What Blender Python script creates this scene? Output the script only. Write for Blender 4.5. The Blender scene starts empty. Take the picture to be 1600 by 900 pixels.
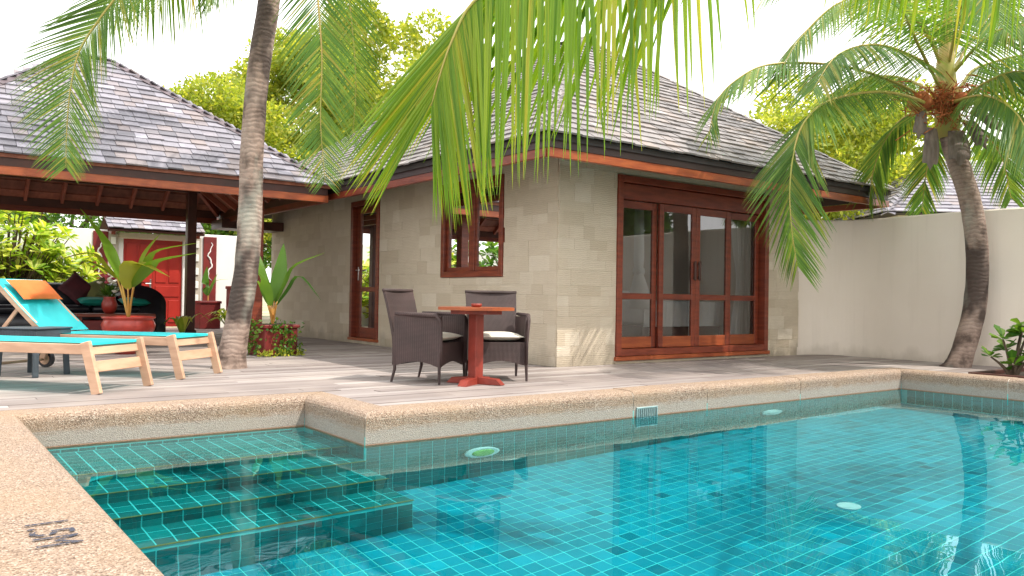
import bpy, math, random
import numpy as np
from mathutils import Vector, Matrix, Quaternion, noise as mnoise

sc = bpy.context.scene
col = sc.collection
rng = random.Random(7)
V = Vector

# ------------------------------------------------------------------ camera
CAM = V((-6.563, -7.788, 0.86))
F_PX, YAW, PITCH, ROLL = 1278.47, math.radians(53.0645), math.radians(0.6483), math.radians(0.8919)
fw = V((math.cos(YAW)*math.cos(PITCH), math.sin(YAW)*math.cos(PITCH), math.sin(PITCH)))
r0 = V((math.sin(YAW), -math.cos(YAW), 0)); u0 = r0.cross(fw)
rt = r0*math.cos(ROLL) + u0*math.sin(ROLL); up = u0*math.cos(ROLL) - r0*math.sin(ROLL)
cam = bpy.data.cameras.new('camera'); camo = bpy.data.objects.new('camera', cam); col.objects.link(camo)
camo.matrix_world = Matrix(((rt.x, up.x, -fw.x, CAM.x), (rt.y, up.y, -fw.y, CAM.y), (rt.z, up.z, -fw.z, CAM.z), (0, 0, 0, 1)))
cam.sensor_width = 36; cam.lens = 36*F_PX/1600; cam.clip_start = 0.05; cam.clip_end = 2000
sc.camera = camo

# ------------------------------------------------------------------ sky, sun, exposure
SUN = V((0.50, -0.62, 0)).normalized()*math.cos(math.radians(57)) + V((0, 0, math.sin(math.radians(57))))
world = bpy.data.worlds.new('World'); sc.world = world; world.use_nodes = True
wn = world.node_tree; bg = wn.nodes['Background']
sky = wn.nodes.new('ShaderNodeTexSky'); sky.sky_type = 'NISHITA'; sky.sun_disc = False
sky.sun_elevation = math.radians(57); sky.sun_rotation = math.atan2(SUN.x, SUN.y)
sky.dust_density = 3.0
bg.inputs[1].default_value = 0.12
cl = wn.nodes.new('ShaderNodeBackground'); cl.inputs[0].default_value = (1.0, 0.985, 0.975, 1); cl.inputs[1].default_value = 1.4
tcw = wn.nodes.new('ShaderNodeTexCoord'); nzw = wn.nodes.new('ShaderNodeTexNoise')
nzw.inputs['Scale'].default_value = 2.2; nzw.inputs['Detail'].default_value = 6
rmp = wn.nodes.new('ShaderNodeMapRange'); rmp.inputs[1].default_value = 0.25; rmp.inputs[2].default_value = 0.5; rmp.inputs[3].default_value = 0.55; rmp.inputs[4].default_value = 1.0
mxw = wn.nodes.new('ShaderNodeMixShader')
wn.links.new(tcw.outputs['Generated'], nzw.inputs['Vector']); wn.links.new(nzw.outputs[0], rmp.inputs[0])
wn.links.new(sky.outputs[0], bg.inputs[0]); wn.links.new(rmp.outputs[0], mxw.inputs[0])
wn.links.new(bg.outputs[0], mxw.inputs[1]); wn.links.new(cl.outputs[0], mxw.inputs[2])
wn.links.new(mxw.outputs[0], wn.nodes['World Output'].inputs[0])
sl = bpy.data.lights.new('sun', 'SUN'); sl.energy = 2.9; sl.angle = math.radians(0.6); sl.color = (1.0, 0.93, 0.82)
slo = bpy.data.objects.new('sun', sl); col.objects.link(slo)
slo.rotation_euler = SUN.to_track_quat('Z', 'Y').to_euler(); slo.location = (6, -8, 12)
sl.cycles.is_caustics_light = True
sc.view_settings.view_transform = 'Standard'; sc.view_settings.look = 'None'
sc.view_settings.exposure = 0.82; sc.view_settings.gamma = 1.0
sc.render.engine = 'CYCLES'
sc.cycles.use_denoising = True
sc.cycles.max_bounces = 12; sc.cycles.transparent_max_bounces = 24; sc.cycles.transmission_bounces = 8
sc.cycles.diffuse_bounces = 4; sc.cycles.glossy_bounces = 4
sc.cycles.sample_clamp_indirect = 6.0
sc.cycles.caustics_refractive = True; sc.cycles.caustics_reflective = False

# ------------------------------------------------------------------ helpers
def tag(o, label=None, cat=None, group=None, kind=None):
    if label: o['label'] = label
    if cat: o['category'] = cat
    if group: o['group'] = group
    if kind: o['kind'] = kind
    return o

def proj(P):
    q = V(P) - CAM; z = q.dot(fw)
    if z < 0.1: return (-1e5, -1e5, z)
    return (800 + F_PX*q.dot(rt)/z, 450 - F_PX*q.dot(up)/z, z)
def at(x, y, D):
    return CAM + fw*D + rt*((x-800)*D/F_PX) + up*((450-y)*D/F_PX)
def inview(P, m=60):
    x, y, z = proj(P); return -m < x < 1600+m and -m < y < 900+m

class MB:
    def __init__(s): s.v = []; s.f = []; s.smooth = False
    def quad(s, a, b, c, d):
        n = len(s.v); s.v += [tuple(a), tuple(b), tuple(c), tuple(d)]; s.f.append((n, n+1, n+2, n+3)); return s
    def tri(s, a, b, c):
        n = len(s.v); s.v += [tuple(a), tuple(b), tuple(c)]; s.f.append((n, n+1, n+2)); return s
    def box(s, lo, hi, M=None):
        n = len(s.v)
        P = [(x, y, z) for z in (lo[2], hi[2]) for y in (lo[1], hi[1]) for x in (lo[0], hi[0])]
        if M is not None: P = [tuple(M @ V(p)) for p in P]
        s.v += P
        s.f += [(n, n+2, n+3, n+1), (n+4, n+5, n+7, n+6), (n, n+1, n+5, n+4), (n+2, n+6, n+7, n+3), (n, n+4, n+6, n+2), (n+1, n+3, n+7, n+5)]
        return s
    def bbox(s, lo, hi, b=0.01, M=None):
        """box with chamfered edges"""
        lo = V(lo); hi = V(hi); n = len(s.v); b = min(b, min(hi-lo)*0.45); vs = []; idx = {}
        for cx in (0, 1):
            for cy in (0, 1):
                for cz in (0, 1):
                    c = V((hi.x if cx else lo.x, hi.y if cy else lo.y, hi.z if cz else lo.z))
                    sg = V((-1 if cx else 1, -1 if cy else 1, -1 if cz else 1))
                    for k in range(3):
                        p = c.copy()
                        for j in range(3):
                            if j != k: p[j] += sg[j]*b
                        idx[(cx, cy, cz, k)] = n+len(vs); vs.append(p)
        fs = []
        for k in range(3):
            a, c = [(1, 2), (2, 0), (0, 1)][k]
            for sd in (0, 1):
                q = []
                for (p, r) in ((0, 0), (1, 0), (1, 1), (0, 1)):
                    key = [0, 0, 0]; key[k] = sd; key[a] = p; key[c] = r; q.append(idx[(*key, k)])
                fs.append(tuple(q) if sd else tuple(reversed(q)))
        for k in range(3):
            a, c = [(1, 2), (2, 0), (0, 1)][k]
            for p in (0, 1):
                for r in (0, 1):
                    k0 = [0, 0, 0]; k0[k] = 0; k0[a] = p; k0[c] = r; k1 = list(k0); k1[k] = 1
                    q = (idx[(*k0, a)], idx[(*k1, a)], idx[(*k1, c)], idx[(*k0, c)])
                    fs.append(q)
        for cx in (0, 1):
            for cy in (0, 1):
                for cz in (0, 1):
                    fs.append((idx[(cx, cy, cz, 0)], idx[(cx, cy, cz, 1)], idx[(cx, cy, cz, 2)]))
        if M is not None: vs = [M @ p for p in vs]
        s.v += [tuple(p) for p in vs]; s.f += fs; s.fix = True; return s
    def bar(s, p, q, w, h, upv=(0, 0, 1), b=0):
        p = V(p); q = V(q); d = q-p; L = d.length; d = d/L; u = V(upv); x = d.cross(u)
        if x.length < 1e-4: x = d.cross(V((1, 0, 0)))
        x.normalize(); u = x.cross(d)
        M = Matrix(((d.x, x.x, u.x, p.x), (d.y, x.y, u.y, p.y), (d.z, x.z, u.z, p.z), (0, 0, 0, 1)))
        if b: return s.bbox((0, -w/2, -h/2), (L, w/2, h/2), b, M)
        return s.box((0, -w/2, -h/2), (L, w/2, h/2), M)
    def tube(s, pts, rad, n=8, cap=True, jit=None):
        pts = [V(p) for p in pts]; base = len(s.v); x = None
        for i, p in enumerate(pts):
            d = (pts[min(i+1, len(pts)-1)]-pts[max(i-1, 0)]).normalized()
            if x is None:
                x = d.cross(V((0, 0, 1)))
                if x.length < 0.05: x = d.cross(V((1, 0, 0)))
            x = (x - d*x.dot(d)).normalized(); y = d.cross(x)
            r = rad[i] if isinstance(rad, (list, tuple)) else rad
            for k in range(n):
                a = 2*math.pi*k/n; rr = r*(1+(jit(i, k) if jit else 0))
                s.v.append(tuple(p + x*math.cos(a)*rr + y*math.sin(a)*rr))
        for i in range(len(pts)-1):
            for k in range(n):
                a = base+i*n+k; b = base+i*n+(k+1) % n
                s.f.append((a, b, b+n, a+n))
        if cap:
            s.f.append(tuple(base+k for k in reversed(range(n)))); e = base+(len(pts)-1)*n
            s.f.append(tuple(e+k for k in range(n)))
        return s
    def lathe(s, prof, c=(0, 0, 0), n=24):
        base = len(s.v)
        for r, z in prof:
            for k in range(n):
                a = 2*math.pi*k/n; s.v.append((c[0]+r*math.cos(a), c[1]+r*math.sin(a), c[2]+z))
        for i in range(len(prof)-1):
            for k in range(n):
                a = base+i*n+k; b = base+i*n+(k+1) % n; s.f.append((a, b, b+n, a+n))
        s.f.append(tuple(base+k for k in reversed(range(n)))); e = base+(len(prof)-1)*n
        s.f.append(tuple(e+k for k in range(n))); return s
    def prism(s, poly, z0, z1):
        n = len(s.v); k = len(poly)
        s.v += [(x, y, z0) for x, y in poly]+[(x, y, z1) for x, y in poly]
        s.f.append(tuple(n+i for i in reversed(range(k)))); s.f.append(tuple(n+k+i for i in range(k)))
        for i in range(k): j = (i+1) % k; s.f.append((n+i, n+j, n+k+j, n+k+i))
        return s
    def mesh(s, name, m, smooth=False):
        me = bpy.data.meshes.new(name); me.from_pydata(s.v, [], s.f)
        if getattr(s, 'fix', False):
            import bmesh
            bm = bmesh.new(); bm.from_mesh(me); bmesh.ops.recalc_face_normals(bm, faces=bm.faces); bm.to_mesh(me); bm.free()
        if m: me.materials.append(m)
        if smooth: me.polygons.foreach_set('use_smooth', [True]*len(me.polygons))
        me.update(); return me
    def build(s, name, m, parent=None, smooth=False):
        return link(name, s.mesh(name, m, smooth), parent)

PINV = {}
def link(name, me, parent=None, M=None):
    o = bpy.data.objects.new(name, me); col.objects.link(o)
    if parent is not None:
        o.parent = parent
        if parent.name in PINV: o.matrix_parent_inverse = PINV[parent.name]
    if M is not None: o.matrix_basis = M
    return o
def root(name, label, cat, loc=(0, 0, 0), rz=0, group=None, world_parts=False):
    o = bpy.data.objects.new(name, None); col.objects.link(o); o.location = loc; o.rotation_euler = (0, 0, rz); o.empty_display_size = .1
    if world_parts: PINV[o.name] = Matrix.Translation(-V(loc))
    return tag(o, label, cat, group)
def frame(o, x, y, z):
    return Matrix(((x[0], y[0], z[0], o[0]), (x[1], y[1], z[1], o[1]), (x[2], y[2], z[2], o[2]), (0, 0, 0, 1)))
def catmull(P, n):
    P = [V(p) for p in P]; P = [P[0]*2-P[1]] + P + [P[-1]*2-P[-2]]; out = []; k = len(P)-3
    for i in range(n):
        t = i/(n-1)*k; j = min(int(t), k-1); t -= j; a, b, c, d = P[j:j+4]
        out.append(((b*2)+(c-a)*t+(a*2-b*5+c*4-d)*t*t+(b*3-a-c*3+d)*t**3)*0.5)
    return out

# ------------------------------------------------------------------ materials
def nodes(name):
    m = bpy.data.materials.new(name); m.use_nodes = True; nt = m.node_tree
    return m, nt, nt.nodes['Principled BSDF'], nt.links
def mapped(nt, scale=(1, 1, 1)):
    g = nt.nodes.new('ShaderNodeNewGeometry'); mp = nt.nodes.new('ShaderNodeMapping'); mp.inputs['Scale'].default_value = scale
    nt.links.new(g.outputs['Position'], mp.inputs[0]); return mp.outputs[0]
def rand(nt):
    g = nt.nodes.new('ShaderNodeNewGeometry'); oi = nt.nodes.new('ShaderNodeObjectInfo')
    a = nt.nodes.new('ShaderNodeMath'); a.operation = 'ADD'; f = nt.nodes.new('ShaderNodeMath'); f.operation = 'FRACT'
    nt.links.new(g.outputs['Random Per Island'], a.inputs[0]); nt.links.new(oi.outputs['Random'], a.inputs[1]); nt.links.new(a.outputs[0], f.inputs[0]); return f.outputs[0]
def mixc(nt, fac, a, b, mode='MIX'):
    n = nt.nodes.new('ShaderNodeMix'); n.data_type = 'RGBA'; n.blend_type = mode
    for k, s in ((0, fac), (6, a), (7, b)):
        if hasattr(s, 'is_output'): nt.links.new(s, n.inputs[k])
        elif k == 0: n.inputs[0].default_value = s
        else: n.inputs[k].default_value = (*s[:3], 1)
    return n.outputs[2]
def noise_(nt, vec, scale, detail=4, rough=.55):
    n = nt.nodes.new('ShaderNodeTexNoise'); n.inputs['Scale'].default_value = scale; n.inputs['Detail'].default_value = detail; n.inputs['Roughness'].default_value = rough
    nt.links.new(vec, n.inputs['Vector']); return n.outputs[0]
def ramp(nt, fac, stops):
    r = nt.nodes.new('ShaderNodeValToRGB'); e = r.color_ramp.elements
    while len(e) < len(stops): e.new(0.5)
    for i, (p, c) in enumerate(stops): e[i].position = p; e[i].color = (*c, 1)
    nt.links.new(fac, r.inputs[0]); return r.outputs[0]
def mrange(nt, fac, a, b, c, d):
    n = nt.nodes.new('ShaderNodeMapRange'); nt.links.new(fac, n.inputs[0])
    for i, x in enumerate((a, b, c, d)): n.inputs[i+1].default_value = x
    return n.outputs[0]
def bump(nt, bs, h, strength, dist=.01):
    b = nt.nodes.new('ShaderNodeBump'); b.inputs['Strength'].default_value = strength; b.inputs['Distance'].default_value = dist
    nt.links.new(h, b.inputs['Height']); nt.links.new(b.outputs[0], bs.inputs['Normal'])
def mat(name, c1, c2=None, scale=4, rough=.6, bmp=0, bscale=60, vary=0, stretch=(1, 1, 1), spec=.5, dist=.01, lo=.35, hi=.65):
    m, nt, bs, L = nodes(name); v = mapped(nt, stretch); c2 = c2 or tuple(x*.75 for x in c1)
    n = noise_(nt, v, scale); c = mixc(nt, mrange(nt, n, lo, hi, 0, 1), c1, c2)
    if vary:
        k = mrange(nt, rand(nt), 0, 1, 1-vary, 1+vary)
        cc = nt.nodes.new('ShaderNodeCombineColor'); [L.new(k, cc.inputs[i]) for i in range(3)]
        c = mixc(nt, 1.0, c, cc.outputs[0], 'MULTIPLY')
    L.new(c, bs.inputs['Base Color']); bs.inputs['Roughness'].default_value = rough; bs.inputs['Specular IOR Level'].default_value = spec
    if bmp: bump(nt, bs, noise_(nt, v, bscale, 5), bmp, dist)
    return m

M = {}
M['redwood'] = mat('red_stained_wood', (.225, .045, .020), (.135, .024, .012), 3, .38, .25, 14, .12, (1, 1, 6))
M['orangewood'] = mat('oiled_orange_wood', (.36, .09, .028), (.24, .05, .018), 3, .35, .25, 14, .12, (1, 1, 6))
M['darkwood'] = mat('dark_stained_wood', (.085, .024, .016), (.045, .014, .010), 3, .45, .3, 20, .2)
M['fascia_dark'] = mat('dark_fascia_board', (.055, .030, .030), (.036, .020, .021), 2, .5, .15, 20)
M['ceilwood'] = mat('brown_ceiling_board', (.30, .105, .062), (.20, .065, .040), 2.5, .6, .3, 20, .3, (4, .6, 4))
M['rafterwood'] = mat('rafter_red_wood', (.36, .10, .055), (.25, .065, .036), 3, .5, .2, 20, .15)
M['gatered'] = mat('red_door_paint', (.42, .030, .020), (.33, .022, .016), 2, .35, .1, 30)
M['tablered'] = mat('red_table_paint', (.27, .040, .026), (.19, .026, .017), 7, .42, .3, 22)
M['potred'] = mat('red_glazed_pot', (.42, .045, .030), (.30, .030, .022), 6, .3, .15, 20)
M['boxred'] = mat('dark_red_planter_paint', (.20, .018, .016), (.13, .012, .012), 3, .5, .2, 25)
M['teak'] = mat('pale_teak', (.62, .40, .27), (.48, .29, .19), 3, .5, .15, 30, .08, (1, 1, 5))
M['cream'] = mat('cream_render', (.74, .69, .60), (.69, .64, .55), .9, .85, .08, 40, 0)
def render_mat(name, c1, c2, dirt):
    m, nt, bs, L = nodes(name); v = mapped(nt); c = mixc(nt, mrange(nt, noise_(nt, v, .9, 5), .35, .65, 0, 1), c1, c2)
    st = noise_(nt, mapped(nt, (5, 5, .35)), 1.6, 5); c = mixc(nt, mrange(nt, st, .55, .8, 0, .2), c, dirt)
    gz = nt.nodes.new('ShaderNodeNewGeometry'); sz = nt.nodes.new('ShaderNodeSeparateXYZ'); L.new(gz.outputs['Position'], sz.inputs[0])
    az = nt.nodes.new('ShaderNodeMath'); az.operation = 'MULTIPLY_ADD'; L.new(noise_(nt, mapped(nt, (1, 1, .4)), 4, 6), az.inputs[0]); az.inputs[1].default_value = -.6; L.new(sz.outputs[2], az.inputs[2])
    c = mixc(nt, mrange(nt, az.outputs[0], -.28, -.12, .5, 0), c, dirt)
    L.new(c, bs.inputs['Base Color']); bs.inputs['Roughness'].default_value = .85; bump(nt, bs, noise_(nt, v, 30, 5), .12, .01); return m
M['cream'] = render_mat('cream_render', (.85, .77, .69), (.81, .73, .65), (.52, .45, .38))
M['white'] = mat('white_render', (.80, .79, .77), (.72, .71, .69), 1.1, .85, .08, 40)
M['grout'] = mat('pool_grout', (.09, .66, .64), (.07, .58, .57), 3, .7)
M['white_joint'] = mat('pale_joint_grout', (.72, .68, .60), (.55, .50, .43), 14, .8)
M['sand'] = mat('sandy_ground', (.42, .35, .25), (.16, .19, .07), .35, .95, .4, 20)
M['soil'] = mat('dark_soil', (.035, .024, .017), (.02, .015, .01), 9, .95, .8, 40, 0, dist=.03)
M['orange_cloth'] = mat('orange_canvas', (.70, .17, .035), (.62, .135, .025), 4, .8, .15, 200)
M['cushion'] = mat('offwhite_cushion', (.74, .71, .62), (.66, .62, .53), 5, .85, .1, 150)
M['black_leather'] = mat('black_leather', (.012, .013, .018), (.020, .021, .027), 5, .28, .12, 40)
M['maroon'] = mat('maroon_fabric', (.075, .008, .014), (.045, .006, .010), 6, .75, .2, 120)
M['teal_cloth'] = mat('teal_fabric', (.0, .26, .20), (.0, .19, .15), 5, .7, .15, 120)
M['olive_cloth'] = mat('olive_fabric', (.16, .17, .05), (.11, .12, .04), 5, .8, .15, 120)
M['metal'] = mat('brushed_steel', (.6, .6, .6), (.5, .5, .5), 8, .3); M['metal'].node_tree.nodes['Principled BSDF'].inputs['Metallic'].default_value = 1
M['plastic'] = mat('pale_plastic', (.72, .80, .78), (.62, .72, .70), 6, .35)
M['grate'] = mat('weathered_grate_plastic', (.34, .46, .46), (.22, .32, .33), 10, .5)
M['greenlens'] = mat('green_lamp_lens', (.25, .52, .10), (.20, .42, .12), 10, .25)
M['sheet'] = mat('white_bed_linen', (.80, .80, .80), (.72, .72, .74), 3, .9, .1, 60)
M['inner'] = mat('beige_interior_plaster', (.64, .58, .50), (.58, .52, .45), 1, .9)
M['bark2'] = mat('brown_bark', (.16, .11, .075), (.08, .055, .04), 5, .9, .8, 25, 0, (1, 1, .4), dist=.02)
M['fibre'] = mat('orange_palm_fibre', (.50, .15, .045), (.32, .09, .03), 12, .9, .5, 60)
M['husk'] = mat('grey_dry_sheath', (.24, .185, .17), (.13, .095, .085), 6, .8, .4, 30, .15, (3, 3, .5))
M['stalk'] = mat('orange_leaf_stalk', (.62, .27, .07), (.50, .30, .06), 3, .45)
M['flower_pink'] = mat('pink_petal', (.72, .10, .18), (.60, .05, .10), 8, .6)
M['flower_white'] = mat('white_petal', (.85, .82, .72), (.75, .7, .55), 8, .6)
M['ink'] = None

def stone_mat():
    m, nt, bs, L = nodes('ribbed_limestone_block'); v = mapped(nt); r = rand(nt)
    c = ramp(nt, r, [(0, (.52, .44, .335)), (.2, (.575, .495, .385)), (.6, (.60, .52, .41)), (.88, (.625, .55, .44)), (1, (.68, .61, .505))])
    w = nt.nodes.new('ShaderNodeTexWave'); w.bands_direction = 'Z'; w.inputs['Scale'].default_value = 13; w.inputs['Distortion'].default_value = 4.5; w.inputs['Detail'].default_value = 3; w.inputs['Detail Scale'].default_value = 2.2
    L.new(v, w.inputs[0]); n = noise_(nt, v, 5.5, 6)
    c = mixc(nt, mrange(nt, n, .3, .75, 0, .3), c, (.45, .375, .29)); gz = nt.nodes.new('ShaderNodeNewGeometry'); sz = nt.nodes.new('ShaderNodeSeparateXYZ'); L.new(gz.outputs['Position'], sz.inputs[0])
    ns = noise_(nt, mapped(nt, (1, 1, .5)), 3.5, 6); az = nt.nodes.new('ShaderNodeMath'); az.operation = 'MULTIPLY_ADD'; L.new(ns, az.inputs[0]); az.inputs[1].default_value = -.7; L.new(sz.outputs[2], az.inputs[2])
    c = mixc(nt, mrange(nt, az.outputs[0], -.32, -.12, .55, 0), c, (.26, .22, .17))      # splash dirt along the foot of the wall
    c = mixc(nt, mrange(nt, w.outputs[1], 0, .35, .16, 0), c, (.33, .275, .21))
    L.new(c, bs.inputs['Base Color']); bs.inputs['Roughness'].default_value = .85; bump(nt, bs, w.outputs[1], .35, .007); return m
M['stone'] = stone_mat()
M['mortar'] = mat('wall_mortar', (.46, .41, .35), (.40, .36, .30), 6, .9)

def shingle_mat(name, base, warm):
    m, nt, bs, L = nodes(name); v = mapped(nt); r = rand(nt)
    c = ramp(nt, r, [(0, tuple(x*.62 for x in base)), (.3, base), (.55, tuple(x*1.18 for x in base)), (.72, warm), (.85, tuple(x*.85 for x in base)), (1, tuple(min(1, x*1.75) for x in base))])
    n = noise_(nt, v, 7, 6); c = mixc(nt, mrange(nt, n, .35, .75, 0, .4), c, tuple(x*.5 for x in base))
    L.new(c, bs.inputs['Base Color']); bs.inputs['Roughness'].default_value = .55; bump(nt, bs, noise_(nt, v, 45, 4), .35, .01); return m
M['shingle'] = shingle_mat('weathered_wood_shingle', (.215, .195, .195), (.26, .21, .185))
M['shingle2'] = shingle_mat('sky_tinted_wood_shingle', (.225, .215, .255), (.26, .215, .215))  # grey wood with a bluish sky reflection put into the colour
M['shingle_dark'] = mat('dark_hip_board', (.13, .10, .115), (.09, .07, .08), 4, .6, .2, 30, .15)
M['underlay'] = mat('roof_underlay', (.06, .05, .05), (.04, .035, .035), 3, .9)

def deck_mat():
    m, nt, bs, L = nodes('weathered_deck_board'); v = mapped(nt, (.5, 9, 9)); r = rand(nt)
    c = ramp(nt, r, [(0, (.19, .16, .155)), (.4, (.27, .235, .23)), (.75, (.32, .285, .28)), (1, (.41, .375, .37))])
    n = noise_(nt, v, 2.4, 7, .65); c = mixc(nt, mrange(nt, n, .35, .72, 0, .55), c, (.20, .15, .13))
    n2 = noise_(nt, mapped(nt, (1, 1, 1)), .8, 3); c = mixc(nt, mrange(nt, n2, .45, .7, 0, .35), c, (.55, .47, .42))
    L.new(c, bs.inputs['Base Color']); bs.inputs['Roughness'].default_value = .62; bump(nt, bs, n, .3, .006); return m
M['deck'] = deck_mat()

def coping_mat():
    m, nt, bs, L = nodes('exposed_aggregate_coping'); v = mapped(nt)
    vo = nt.nodes.new('ShaderNodeTexVoronoi'); vo.inputs['Scale'].default_value = 165; L.new(v, vo.inputs['Vector'])
    sep = nt.nodes.new('ShaderNodeSeparateColor'); L.new(vo.outputs['Color'], sep.inputs[0])
    c = ramp(nt, sep.outputs[0], [(0, (.11, .072, .054)), (.18, (.21, .145, .108)), (.5, (.33, .24, .18)), (.8, (.40, .305, .24)), (1, (.53, .44, .37))])
    n = noise_(nt, v, 1.6, 5); c = mixc(nt, mrange(nt, n, .38, .7, 0, .5), c, (.37, .255, .16))
    g = nt.nodes.new('ShaderNodeNewGeometry'); sx = nt.nodes.new('ShaderNodeSeparateXYZ'); L.new(g.outputs['Position'], sx.inputs[0])
    n3 = noise_(nt, mapped(nt, (3, 3, 20)), 2.5, 5)
    ad = nt.nodes.new('ShaderNodeMath'); ad.operation = 'MULTIPLY_ADD'; L.new(n3, ad.inputs[0]); ad.inputs[1].default_value = .10; L.new(sx.outputs[2], ad.inputs[2])
    c = mixc(nt, mrange(nt, ad.outputs[0], -.03, .015, .6, 0), c, (.40, .385, .36))      # pale lime scale above the water line
    c = mixc(nt, mrange(nt, sx.outputs[2], -.158, -.146, .75, 0), c, (.30, .12, .04))     # rusty water line
    L.new(c, bs.inputs['Base Color']); bs.inputs['Roughness'].default_value = .75; bump(nt, bs, vo.outputs['Distance'], .9, .006)
    bs.inputs['Specular IOR Level'].default_value = .3; return m
M['coping'] = coping_mat()

def tile_mat(name, st, dk):
    m, nt, bs, L = nodes(name); r = rand(nt); v = mapped(nt); c = ramp(nt, r, st)
    n = noise_(nt, v, 1.4, 4); c = mixc(nt, mrange(nt, n, .4, .62, 0, .6), c, dk)
    L.new(c, bs.inputs['Base Color']); bs.inputs['Roughness'].default_value = .25; return m
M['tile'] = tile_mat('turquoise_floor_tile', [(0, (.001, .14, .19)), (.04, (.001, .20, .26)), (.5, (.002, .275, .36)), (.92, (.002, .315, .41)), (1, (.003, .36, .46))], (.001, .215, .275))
M['tile_shaded'] = tile_mat('shaded_teal_tile', [(0, (.001, .085, .09)), (.08, (.001, .12, .12)), (.5, (.002, .165, .16)), (.92, (.002, .195, .19)), (1, (.003, .23, .225))], (.001, .12, .115))  # greener tile for walls and steps, with their shade put into the colour

def foliage(name, stops, trans=.45, rough=.45, dark=.6):
    m, nt, bs, L = nodes(name); r = rand(nt); c = ramp(nt, r, stops)
    v = mapped(nt); n = noise_(nt, v, .9, 4); c = mixc(nt, mrange(nt, n, .4, .68, 0, dark), c, tuple(x*.7 for x in stops[0][1]))
    L.new(c, bs.inputs['Base Color']); bs.inputs['Roughness'].default_value = rough; bs.inputs['Specular IOR Level'].default_value = .35
    t = nt.nodes.new('ShaderNodeBsdfTranslucent'); c2 = mixc(nt, 1.0, c, (1.5, 1.4, .6), 'MULTIPLY'); L.new(c2, t.inputs[0])
    mx = nt.nodes.new('ShaderNodeMixShader'); mx.inputs[0].default_value = trans
    L.new(bs.outputs[0], mx.inputs[1]); L.new(t.outputs[0], mx.inputs[2]); L.new(mx.outputs[0], nt.nodes['Material Output'].inputs[0]); return m
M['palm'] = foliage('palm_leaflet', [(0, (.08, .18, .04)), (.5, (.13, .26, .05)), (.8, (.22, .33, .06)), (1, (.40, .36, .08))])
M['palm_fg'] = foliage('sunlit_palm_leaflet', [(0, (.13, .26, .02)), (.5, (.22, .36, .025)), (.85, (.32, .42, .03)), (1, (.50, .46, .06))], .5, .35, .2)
M['leaf'] = foliage('garden_tree_leaf', [(0, (.18, .26, .035)), (.45, (.34, .42, .06)), (.8, (.50, .53, .09)), (1, (.66, .62, .16))], .55)
M['leaf_dark'] = foliage('glossy_green_leaf', [(0, (.05, .14, .025)), (.5, (.10, .23, .035)), (1, (.20, .34, .05))], .45, .3)
M['bushleaf'] = foliage('pale_bush_leaf', [(0, (.16, .32, .03)), (.4, (.32, .46, .05)), (.75, (.55, .62, .10)), (1, (.80, .78, .30))], .45, .3, .15)
M['bananaleaf'] = foliage('broad_palm_seedling_leaf', [(0, (.14, .28, .03)), (.5, (.22, .36, .04)), (1, (.40, .42, .07))], .5, .3, .1)
M['rachis'] = mat('yellow_green_midrib', (.34, .34, .07), (.42, .30, .09), 3, .45)

def palmbark():
    m, nt, bs, L = nodes('ringed_palm_bark'); v = mapped(nt); n = noise_(nt, v, 3.2, 7, .65)
    w = nt.nodes.new('ShaderNodeTexWave'); w.bands_direction = 'Z'; w.inputs['Scale'].default_value = 5.5; w.inputs['Distortion'].default_value = 7; w.inputs['Detail'].default_value = 5; w.inputs['Detail Scale'].default_value = 1.2
    L.new(v, w.inputs[0]); c = ramp(nt, n, [(0, (.04, .028, .022)), (.36, (.10, .068, .054)), (.48, (.27, .195, .16)), (.75, (.42, .33, .28))])
    c = mixc(nt, mrange(nt, w.outputs[1], 0, .3, .28, 0), c, (.10, .07, .055))
    n2 = noise_(nt, mapped(nt, (1, 1, .6)), 1.7, 3); c = mixc(nt, mrange(nt, n2, .52, .60, 0, .88), c, (.04, .026, .022))
    n4 = noise_(nt, mapped(nt, (1, 1, .4)), 2.3, 3); c = mixc(nt, mrange(nt, n4, .55, .7, 0, .5), c, (.40, .44, .38))
    L.new(c, bs.inputs['Base Color']); bs.inputs['Roughness'].default_value = .85; bump(nt, bs, w.outputs[1], .3, .012); return m
M['palmbark'] = palmbark()

def weave(name, c1, c2):
    m, nt, bs, L = nodes(name); v = mapped(nt)
    def band(d, s):
        w = nt.nodes.new('ShaderNodeTexWave'); w.bands_direction = d; w.inputs['Scale'].default_value = s; w.inputs['Distortion'].default_value = .4; L.new(v, w.inputs[0]); return w.outputs[1]
    a = band('Z', 26); b = band('X', 26); mu = nt.nodes.new('ShaderNodeMath'); mu.operation = 'MULTIPLY'; L.new(a, mu.inputs[0]); L.new(b, mu.inputs[1])
    n = noise_(nt, v, 4, 3); c = mixc(nt, mu.outputs[0], c2, c1); c = mixc(nt, mrange(nt, n, .35, .7, 0, .35), c, tuple(x*1.7 for x in c1))
    L.new(c, bs.inputs['Base Color']); bs.inputs['Roughness'].default_value = .5; bump(nt, bs, mu.outputs[0], .7, .006); return m
M['wicker'] = weave('brown_wicker', (.072, .041, .040), (.030, .018, .018))
M['wicker_grey'] = weave('slate_wicker', (.075, .10, .125), (.025, .033, .042))

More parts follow.
